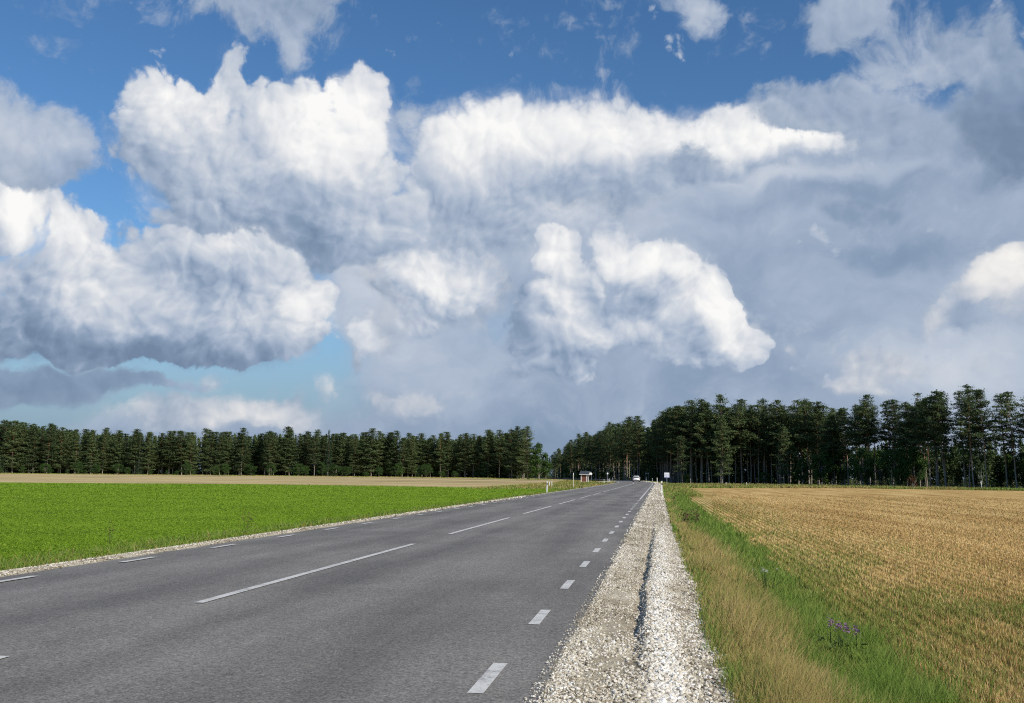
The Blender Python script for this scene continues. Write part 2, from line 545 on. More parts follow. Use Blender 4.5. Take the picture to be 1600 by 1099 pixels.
tag(link('green_crop', mesh_np('green_crop', v, np.arange(n)[:, None] * 4 + np.arange(4), CROP, np.repeat(tint, 4))), kind='stuff')
# taller weeds and seeding grass on the margin of the crop
s, y = strip_points(34000, 9, 135, -12.4, -9.75)
keep = rng.random(len(s)) < np.clip(1.3 - np.abs(s + 10.45) * .75, .12, 1) * (.3 + fnoise(s * 1.2, y * .6, 111))
s, y = s[keep], y[keep]
n = len(s)
x = s + road_shift(y)
rr = np.hypot(x, y)
dark = np.exp(-((s + 10.15) / .22) ** 2)
tint = np.where(rng.random(n) < .10 + .25 * dark, .15 + .3 * rng.random(n), .58 + .40 * rng.random(n))
h = (.10 + .20 * rng.random(n) ** 1.5) * (.6 + .8 * fnoise(s * 2, y * .8, 112)) * np.interp(s, [-10.6, -9.9], [1, .45])
tag(link('field_margin_grass', blade_mesh('field_margin_grass', x, y, ground_z(x, y) - .01, h, np.maximum(.005, PX * rr * .8), .2 + .5 * rng.random(n), rng.random(n) * 6.28, GRASS, tint)), kind='stuff')
# rough grass left and right where the fields end under the trees, and round the bus stop
xs_, ys_ = [], []
x = rng.uniform(3, 100, 26000); y = far_right_edge(x) + rng.random(26000) ** 1.6 * np.interp(x, [3, 20, 60, 100], [90, 75, 22, 16])
xs_.append(x); ys_.append(y)
x = rng.uniform(-300, -14, 9000)
y = np.interp(-x, [14, 65, 190, 345], [330, 352, 372, 318]) + rng.normal(0, 6, 9000)
xs_.append(x); ys_.append(y)
s = rng.uniform(-24, -9.6, 16000); y = rng.uniform(118, 300, 16000)
keep = ~((y > 240) & (y < 296) & (s > -19.5))
xs_.append((s + road_shift(y))[keep]); ys_.append(y[keep])
s = rng.uniform(.4, 4, 9000); y = rng.uniform(90, 330, 9000)
xs_.append(s + road_shift(y)); ys_.append(y)
x, y = np.concatenate(xs_), np.concatenate(ys_)
n = len(x)
rr = np.hypot(x, y)
dry = fnoise(x * .12, y * .12, 121) + .35 * (rng.random(n) - .5)
tint = np.where(dry > .52, .05 + .4 * rng.random(n), .50 + .35 * rng.random(n))
h = (.22 + .40 * rng.random(n)) * (.5 + .8 * fnoise(x * .3, y * .3, 122)) * np.where(x < 0, .75, 1)
tag(link('rough_grass', blade_mesh('rough_grass', x, y, ground_z(x, y) - .05, h, np.maximum(.02, PX * rr * .9), .2 + .4 * rng.random(n), rng.random(n) * 6.28, GRASS, tint)), kind='stuff')

# loose gravel: little faceted stones
ph = (1 + 5 ** .5) / 2
ICO = np.array([(-1, ph, 0), (1, ph, 0), (-1, -ph, 0), (1, -ph, 0), (0, -1, ph), (0, 1, ph), (0, -1, -ph), (0, 1, -ph), (ph, 0, -1), (ph, 0, 1), (-ph, 0, -1), (-ph, 0, 1)]) / math.hypot(1, ph)
ICF = np.array([(0, 11, 5), (0, 5, 1), (0, 1, 7), (0, 7, 10), (0, 10, 11), (1, 5, 9), (5, 11, 4), (11, 10, 2), (10, 7, 6), (7, 1, 8), (3, 9, 4), (3, 4, 2), (3, 2, 6), (3, 6, 8), (3, 8, 9), (4, 9, 5), (2, 4, 11), (6, 2, 10), (8, 6, 7), (9, 8, 1)])
M_STONE = leaf_mat('gravel_stone', [(0, (.16, .13, .09)), (.2, (.42, .37, .28)), (.5, (.61, .56, .465)), (.8, (.72, .69, .62)), (1, (.83, .82, .79))], 0, .9)


def stones(name, x, y, z, r, tint):
    n = len(x)
    v = ICO[None] * (1 + rng.normal(0, .18, (n, 12, 1)))
    v = v * np.stack([rng.uniform(.8, 1.3, n), rng.uniform(.7, 1.1, n), rng.uniform(.5, .85, n)], 1)[:, None]
    a = rng.random(n) * 6.28
    t_ = rng.normal(0, .35, n)
    ca, sa, ct, st = np.cos(a), np.sin(a), np.cos(t_), np.sin(t_)
    X, Y, Z = v[..., 0], v[..., 1], v[..., 2]
    X, Z = X * ct[:, None] - Z * st[:, None], X * st[:, None] + Z * ct[:, None]
    X, Y = X * ca[:, None] - Y * sa[:, None], X * sa[:, None] + Y * ca[:, None]
    P_ = np.stack([X, Y, Z], -1) * r[:, None, None] + np.stack([x, y, z], -1)[:, None]
    f_ = (np.arange(n)[:, None, None] * 12 + ICF[None]).reshape(-1, 3)
    return tag(link(name, mesh_np(name, P_.reshape(-1, 3), f_, M_STONE, np.repeat(tint, 12))), kind='stuff')


s, y = strip_points(95000, 5.2, 300, -.88, .78)
coarse = fnoise(s * 3.0, y * 1.0, 131)
gl = gully_at(y)
ridge = np.exp(-((s - gl - .22) / .17) ** 2) * np.interp(y, [6, 9, 24, 32], [1, 1, 1, 0])
outer_b = np.clip((s - .22) / .3, 0, 1)
inner_b = np.clip((-.55 - s) / .2, 0, 1)
dens = np.clip(.28 + .9 * ridge + .75 * outer_b + .5 * inner_b + 1.6 * (coarse - .5), .05, 1)
dens *= np.where(s > shoulder_outer(y), np.exp(-((s - shoulder_outer(y)) / .07) ** 2), 1) * np.where(s < -.79, .22, 1)
keep = rng.random(len(s)) < dens
s, y, ridge, outer_b = s[keep], y[keep], ridge[keep], outer_b[keep]
n = len(s)
r = np.where(s < -.74, .7, 1) * (.005 + .011 * rng.random(n) ** 2.3) * (1 + .75 * ridge * np.interp(y, [6, 12], [1, .3]) + .45 * outer_b)
r = np.maximum(r, PX * y * .55 * (.6 + .8 * rng.random(n)))
z = np.interp(s, S_BR, Z_BR) + .012 + shoulder_shape(s, y) + r * .25
sandy = np.clip((fnoise(s * 2.2 + 4, y * .55, 135) - .46) * 5, 0, 1) * (1 - ridge)
tint = np.clip(rng.normal(.50, .24, n) + .20 * ridge - .05 - .26 * sandy, 0, 1)
stones('loose_gravel', s + road_shift(y), y, z, r, tint)
s, y = strip_points(24000, 9, 70, -9.95, -8.92)
keep = rng.random(len(s)) < np.where(s > -9.0, .08, .30) * (.4 + .9 * fnoise(s * 3, y * .8, 141))
s, y = s[keep], y[keep]
n = len(s)
r = np.maximum(.008 + .013 * rng.random(n) ** 2, PX * np.hypot(s, y) * .7 * (.6 + .7 * rng.random(n)))
stones('loose_gravel_far_side', s, y, np.interp(s, S_BR, Z_BR) + .022 + r * .2, r, np.clip(rng.normal(.28, .2, n), 0, 1))
# ---------------------------------------------------------------- trees
def needle_mat(name, dark, light, trans=.22, scale=.35):
    m_, g_, b_ = mat(name)
    oi = g_.new('ShaderNodeObjectInfo')
    at_ = g_.new('ShaderNodeAttribute', attribute_name='tint')
    f_ = g_.m('MULTIPLY_ADD', oi.outputs['Random'], .45, g_.m('MULTIPLY', at_.outputs['Fac'], .6), clamp=True)
    c_ = g_.mix(f_, dark, light)
    g_.put(b_.inputs['Base Color'], c_)
    rough(b_, .75, .2)
    tl = g_.new('ShaderNodeBsdfTranslucent')
    g_.put(tl.inputs[0], c_)
    mx = g_.new('ShaderNodeMixShader')
    mx.inputs[0].default_value = trans
    g_.t.links.new(b_.outputs[0], mx.inputs[1])
    g_.t.links.new(tl.outputs[0], mx.inputs[2])
    g_.t.links.new(mx.outputs[0], g_.t.nodes['Material Output'].inputs[0])
    return m_


NEEDLE = needle_mat('pine_needles', (.034, .060, .026), (.128, .172, .062))
NEEDLE_BLUE = needle_mat('spruce_needles', (.024, .046, .026), (.070, .110, .052))
LEAFY = needle_mat('broad_leaves', (.028, .060, .016), (.070, .130, .028), .30)
BIRCHLEAF = needle_mat('birch_leaves', (.035, .060, .022), (.085, .120, .045), .30)
RUST = needle_mat('rusty_leaves', (.11, .045, .020), (.20, .085, .035), .3)

M_BARK, g, b = mat('pine_bark')
tc = g.new('ShaderNodeTexCoord')
sz = g.new('ShaderNodeSeparateXYZ'); g.put(sz.inputs[0], tc.outputs['Object'])
nb = g.noise(g.v('MULTIPLY', tc.outputs['Object'], (3, 3, .6)), 2.0, 4, .6)
up = g.rng(g.m('MULTIPLY_ADD', nb, 6.0, sz.outputs[2]), 6.0, 14.0, 0, 1, True)
low_c = g.ramp(nb, [(.3, (.14, .12, .10)), (.7, (.36, .32, .27))])
top_c = g.ramp(nb, [(.3, (.20, .10, .055)), (.7, (.36, .19, .10))])
g.put(b.inputs['Base Color'], g.mix(up, low_c, top_c))
rough(b, .95, .05)
M_BIRCH, g, b = mat('birch_bark')
nb = g.noise(g.v('MULTIPLY', obj_coord(g), (2, 2, 6)), 1.5, 4, .6)
g.put(b.inputs['Base Color'], g.ramp(nb, [(.38, (.06, .055, .05)), (.47, (.62, .60, .56)), (1, (.74, .72, .68))]))
rough(b, .8, .1)
M_DEADWOOD, g, b = mat('grey_wood')
nb = g.noise(g.v('MULTIPLY', obj_coord(g), (6, 6, .8)), 3.0, 4, .6)
g.put(b.inputs['Base Color'], g.ramp(nb, [(.3, (.17, .15, .12)), (.7, (.36, .33, .28))]))
rough(b, .95, .05)


class Soup:
    """collects tubes and leaf faces as arrays"""
    def __init__(self):
        self.v, self.q, self.t, self.n = [], [], [], 0

    def tube(self, pts, rad, k=6):
        pts = np.asarray(pts, float)
        m_ = len(pts)
        d = np.gradient(pts, axis=0)
        d /= np.linalg.norm(d, axis=1)[:, None] + 1e-9
        ref = np.where(np.abs(d[:, 2:3]) > .8, np.array([[1., 0, 0]]), np.array([[0, 0, 1.]]))
        a = np.cross(d, ref); a /= np.linalg.norm(a, axis=1)[:, None]
        c = np.cross(d, a)
        th = np.arange(k) / k * 2 * np.pi
        ring = a[:, None] * np.cos(th)[None, :, None] + c[:, None] * np.sin(th)[None, :, None]
        v = pts[:, None] + ring * np.asarray(rad, float)[:, None, None]
        i_ = np.arange(m_ * k).reshape(m_, k) + self.n
        j_ = np.roll(i_, -1, 1)
        self.q.append(np.stack([i_[:-1], j_[:-1], j_[1:], i_[1:]], -1).reshape(-1, 4))
        self.v.append(v.reshape(-1, 3)); self.t.append(np.zeros(m_ * k)); self.n += m_ * k

    def leaves(self, c, size, up=.3, slim=.45, tint=None, outward=None):
        """kite faces at points c"""
        n_ = len(c)
        nrm = rng.normal(0, 1, (n_, 3)); nrm[:, 2] = np.abs(nrm[:, 2]) + up
        if outward is not None:
            nrm += outward
        nrm /= np.linalg.norm(nrm, axis=1)[:, None]
        a = np.cross(nrm, rng.normal(0, 1, (n_, 3))); a /= np.linalg.norm(a, axis=1)[:, None] + 1e-9
        e = np.cross(nrm, a)
        L_ = size[:, None]
        v = np.stack([c - a * L_ * .5, c + e * L_ * slim * .6, c + a * L_ * .6, c - e * L_ * slim * .6], 1).reshape(-1, 3)
        self.q.append(np.arange(n_)[:, None] * 4 + np.arange(4) + self.n)
        self.v.append(v)
        self.t.append(np.repeat(rng.random(n_) if tint is None else tint, 4)); self.n += n_ * 4

    def mesh(self, name, m_, smooth=False):
        return mesh_np(name, np.concatenate(self.v), np.concatenate(self.q), m_, np.concatenate(self.t), smooth=smooth)


def pine(H, hb, rmax, dens=1.0, lean=.0, ragged=.3, per=9, top=.9, leaf=.42, gap=.95, pw=.72, k=7, stubs=True):
    """Scots pine: bare red stem, whorls of near-level limbs carrying flat pads of needles"""
    tr, cr = Soup(), Soup()
    zs = np.linspace(0, H, 9)
    bend = np.cumsum(rng.normal(0, .07, (9, 2)), 0) + np.linspace(0, lean, 9)[:, None] * rng.normal(0, 1, 2)
    axis = np.concatenate([bend, zs[:, None]], 1)
    r0 = .0078 * H + .02
    tr.tube(axis, r0 * (1 - .86 * (zs / H) ** .9), k)

    def ax(z):
        return np.array([np.interp(z, zs, axis[:, 0]), np.interp(z, zs, axis[:, 1]), z])
    zb = H * hb
    n_wh = int((H - zb) / gap)
    side = rng.random() * 6.28
    for w_ in range(n_wh + 1):
        f_ = w_ / max(n_wh, 1)
        z = zb + (H - zb) * (f_ ** .95)
        prof = (1 - f_) ** pw * (.66 + .50 * min(1, f_ * 3.2)) * top + .07
        nl = rng.integers(4, 6)
        a0 = rng.random() * 6.28
        for q in range(nl):
            if rng.random() < ragged * .45 * (1.25 - f_):
                continue
            a = a0 + q * 6.28 / nl + rng.normal(0, .25)
            L_ = rmax * prof * (1 + ragged * rng.normal(0, .55)) * (1 + .18 * math.cos(a - side))
            L_ = max(.3, L_)
            rz = L_ * (rng.normal(.06, .12) + .42 * f_ ** 1.6)
            o = ax(min(z + rng.normal(0, .2), H))
            mid_ = o + np.array([math.cos(a) * L_ * .55, math.sin(a) * L_ * .55, rz * .45 - .05 * L_])
            end = o + np.array([math.cos(a) * L_, math.sin(a) * L_, rz])
            rr_ = .018 + .012 * L_
            tr.tube([o, mid_, end], [rr_, rr_ * .7, rr_ * .25], 3)
            npad = max(2, int(L_ * 1.9 * dens))
            for t_ in np.linspace(.36, 1.02, npad):
                c = (o + (mid_ - o) * t_ / .55 if t_ < .55 else mid_ + (end - mid_) * (t_ - .55) / .45)
                c = c + rng.normal(0, .16, 3) * np.array([1, 1, .6])
                m_ = int(per * rng.uniform(.7, 1.3))
                pr = rng.uniform(.34, .58)
                pts = rng.normal(0, 1, (m_, 3)) * np.array([pr, pr, pr * .30]) + c + np.array([0, 0, .10])
                shade = rng.random() * .7
                cr.leaves(pts, leaf * rng.uniform(.65, 1.25, m_), .55, .38, np.clip(shade + .3 * rng.random(m_), 0, 1), np.array([math.cos(a), math.sin(a), .3]) * .5)
    if stubs:
        for q in range(int(H * hb * .9)):
            z = rng.uniform(.18 * H, max(zb, .25 * H))
            a = rng.random() * 6.28
            o = ax(z); L_ = rng.uniform(.4, 1.5)
            tr.tube([o, o + np.array([math.cos(a) * L_, math.sin(a) * L_, rng.normal(-.1, .15)])], [.03, .008], 3)
    # leader tuft
    m_ = int(per * 2)
    cr.leaves(ax(H) + rng.normal(0, 1, (m_, 3)) * np.array([.14, .14, .40]) - np.array([0, 0, .12]), leaf * rng.uniform(.6, 1.1, m_), .2)
    return tr, cr


def spruce(H, rmax, dens=1.0, leaf=.42, hb=.04):
    tr, cr = Soup(), Soup()
    tr.tube([(0, 0, 0), (.02, .03, H * .5), (0, 0, H)], [.011 * H + .02, .007 * H, .01], 6)
    n_wh = int(H / .62)
    for w_ in range(n_wh):
        f_ = w_ / n_wh
        z = H * (hb + (1 - hb) * f_)
        L0 = rmax * (1 - f_) ** .85
        nl = 6
        a0 = rng.random() * 6.28
        for q in range(nl):
            a = a0 + q * 6.28 / nl + rng.normal(0, .2)
            L_ = max(.15, L0 * rng.uniform(.72, 1.15))
            npad = max(1, int(L_ * 2.2 * dens))
            for t_ in np.linspace(.25, 1, npad):
                c = np.array([math.cos(a) * L_ * t_, math.sin(a) * L_ * t_, z - L_ * .25 * t_])
                m_ = 7
                pts = c + rng.normal(0, .2, (m_, 3)) * np.array([1, 1, .55])
                cr.leaves(pts, leaf * rng.uniform(.6, 1.1, m_), .2, .4, np.clip(rng.random() * .6 + .3 * rng.random(m_), 0, 1), np.array([math.cos(a), math.sin(a), .2]) * .6)
    m_ = 10
    cr.leaves(np.array([0, 0, H]) + rng.normal(0, 1, (m_, 3)) * np.array([.08, .08, .3]), leaf * .6 * np.ones(m_), .1)
    return tr, cr


def broadleaf(H, rx, hb=.05, lumps=26, per=85, leaf=.34, stems=3, lop=.25, r0=.012):
    """bushy deciduous tree: several stems, crown of uneven leafy lumps"""
    tr, cr = Soup(), Soup()
    zc = H * (hb + (1 - hb) * .5)
    for q in range(lumps):
        u_ = rng.normal(0, 1, 3); u_ /= np.linalg.norm(u_)
        rad = rng.uniform(.45, .92)
        c = np.array([u_[0] * rx * rad, u_[1] * rx * rad, zc + u_[2] * (H * (1 - hb) * .5) * rad])
        c[:2] *= 1 - .35 * max(0, (c[2] - zc) / (H * .5))
        c[:2] += rng.normal(0, lop, 2)
        lr = rng.uniform(.22, .40) * rx
        m_ = int(per * rng.uniform(.6, 1.3))
        d = rng.normal(0, 1, (m_, 3)); d /= np.linalg.norm(d, axis=1)[:, None]
        rad_ = lr * rng.random((m_, 1)) ** .45 * rng.uniform(.7, 1.25, (m_, 1))
        pts = c + d * rad_ * np.array([1, 1, .85])
        pts[:, 2] = np.maximum(pts[:, 2], .08)
        cr.leaves(pts, leaf * rng.uniform(.6, 1.25, m_), .2, .6, np.clip(rng.random() * .65 + .35 * rng.random(m_), 0, 1), d * .9)
        if q < stems * 5:
            b0 = np.array([rng.normal(0, .12), rng.normal(0, .12), H * .12])
            tr.tube([b0, (b0 + c) / 2 + rng.normal(0, .15, 3), c], [.05 * H / 8, .03 * H / 8, .01], 4)
    for q in range(stems):
        a = rng.random() * 6.28
        tr.tube([(math.cos(a) * .12 * (stems > 1), math.sin(a) * .12 * (stems > 1), 0), (math.cos(a) * .3 * (stems > 1), math.sin(a) * .3 * (stems > 1), H * .4), (math.cos(a) * .5, math.sin(a) * .5, H * .8)],
                [r0 * H, r0 * H * .7, .02], 6)
    return tr, cr


def protos(kind, n, bark, needles, fn):
    r_ = []
    for q in range(n):
        t_, c_ = fn(q)
        r_.append((t_.mesh(kind + '_trunk', bark, True), c_.mesh(kind + '_crown', needles)))
    return r_


U = lambda a, b_: float(rng.uniform(a, b_))
P_LEFT = protos('pine', 9, M_BARK, NEEDLE, lambda q: pine(20, (.10, .16, .22, .12, .30, .18, .08, .25, .14)[q], U(2.7, 3.5), 1.2, .15, .18, 16, 1.0, .47, .85, U(.64, 1.0)))
P_TALL = protos('pine', 9, M_BARK, NEEDLE, lambda q: pine(21, (.42, .50, .36, .46, .55, .40, .48, .33, .52)[q], U(3.0, 3.8), 1.25, .35, .50, 19, 1.0, .42, .86, U(.62, .98)))
P_FULL = protos('pine', 3, M_BARK, NEEDLE, lambda q: pine(18, (.14, .20, .26)[q], U(3.2, 3.8), 1.2, .3, .45, 18, 1.0, .43, .85, .72))
P_THIN = protos('pine', 1, M_BARK, NEEDLE, lambda q: pine(21, .50, 1.25, .9, .2, .75, 9, .8, .42))
P_SPRUCE = protos('spruce', 3, M_BARK, NEEDLE_BLUE, lambda q: spruce(20, U(1.9, 2.4), .9, .5))
P_YOUNG = protos('spruce', 2, M_BARK, NEEDLE_BLUE, lambda q: spruce(4, U(1.1, 1.3), 1.6, .26, .02))
P_BUSH = protos('bush', 5, M_DEADWOOD, LEAFY, lambda q: broadleaf(8, U(2.6, 3.3), .02, 44, 95, .34, 3, .3))
P_BIRCH = protos('birch', 2, M_BIRCH, BIRCHLEAF, lambda q: broadleaf(9, 1.7, .20, 40, 60, .28, 1, .2, .011))
P_SHRUB = protos('shrub', 2, M_DEADWOOD, RUST, lambda q: broadleaf(3, 1.1, .02, 20, 45, .22, 3, .15))


def plant_tree(name, proto, x, y, h, base_h, label, cat, group=None, girth=1.0):
    t_ = thing(name, label, cat, (x, y, float(ground_z(np.array(x), np.array(y))) - .05), float(rng.random() * 6.28), group)
    k_ = h / base_h
    t_.scale = (k_ * girth, k_ * girth, k_)
    link('trunk', proto[0], t_)
    link('crown', proto[1], t_)
    return t_


def along(poly, d):
    """point and height at distance d along a polyline of (x, y, height)"""
    poly = np.asarray(poly, float)
    L_ = np.concatenate([[0], np.cumsum(np.hypot(*np.diff(poly[:, :2], axis=0).T))])
    return [np.interp(d, L_, poly[:, i_]) for i_ in range(3)], L_[-1]


EDGE_LEFT = [(-287.4, 360.6, 21.4), (-269.1, 363.4, 20.8), (-253.5, 365.8, 19.6), (-236.6, 366.4, 17.8), (-201.8, 369.7, 16.7), (-180.7, 371.9, 17.1), (-135.8, 375.8, 17.4), (-119.8, 376.2, 16.9), (-95.6, 374.8, 16.7), (-82.4, 373.8, 15.7), (-65.7, 366.3, 16.4), (-56.2, 361.7, 17.4), (-49.0, 356.7, 18.2)]
EDGE_RIGHT_FULL = [(-0.0, 341.9, 21.3), (3.2, 316.1, 22.9), (6.3, 306.5, 24.5), (13.5, 301.5, 24.7), (22.7, 296.9, 24.1), (31.5, 292.2, 23.4), (37.4, 288.0, 22.1), (41.5, 283.6, 23.1), (45.9, 278.2, 22.3)]
EDGE_RIGHT_OPEN = [(45.5, 272.0, 20.5), (49.4, 262.5, 20.8), (52.6, 254.9, 21.9), (56.3, 247.4, 21.6), (59.1, 240.7, 19.5), (61.0, 223.8, 21.4), (63.6, 219.2, 20.7), (66.0, 216.5, 20.9), (67.7, 213.7, 20.9), (71.2, 211.2, 20.5), (73.0, 209.5, 20.6), (83.2, 205.0, 20.9)]
EDGE_FAR = [(-73.6, 666.5, 15.2), (-61.8, 627.9, 20.3), (-49.8, 584.2, 23.6), (-36.1, 525.6, 23.9), (-26.7, 481.5, 24.9), (-18.1, 427.2, 23.2), (-11.2, 380.7, 22.6), (-5.7, 348.2, 22.0)]
EDGE_BACK = [(-107.9, 651.2, 18.1), (-75.8, 686.4, 15.6), (-54.4, 639.1, 19.4)]
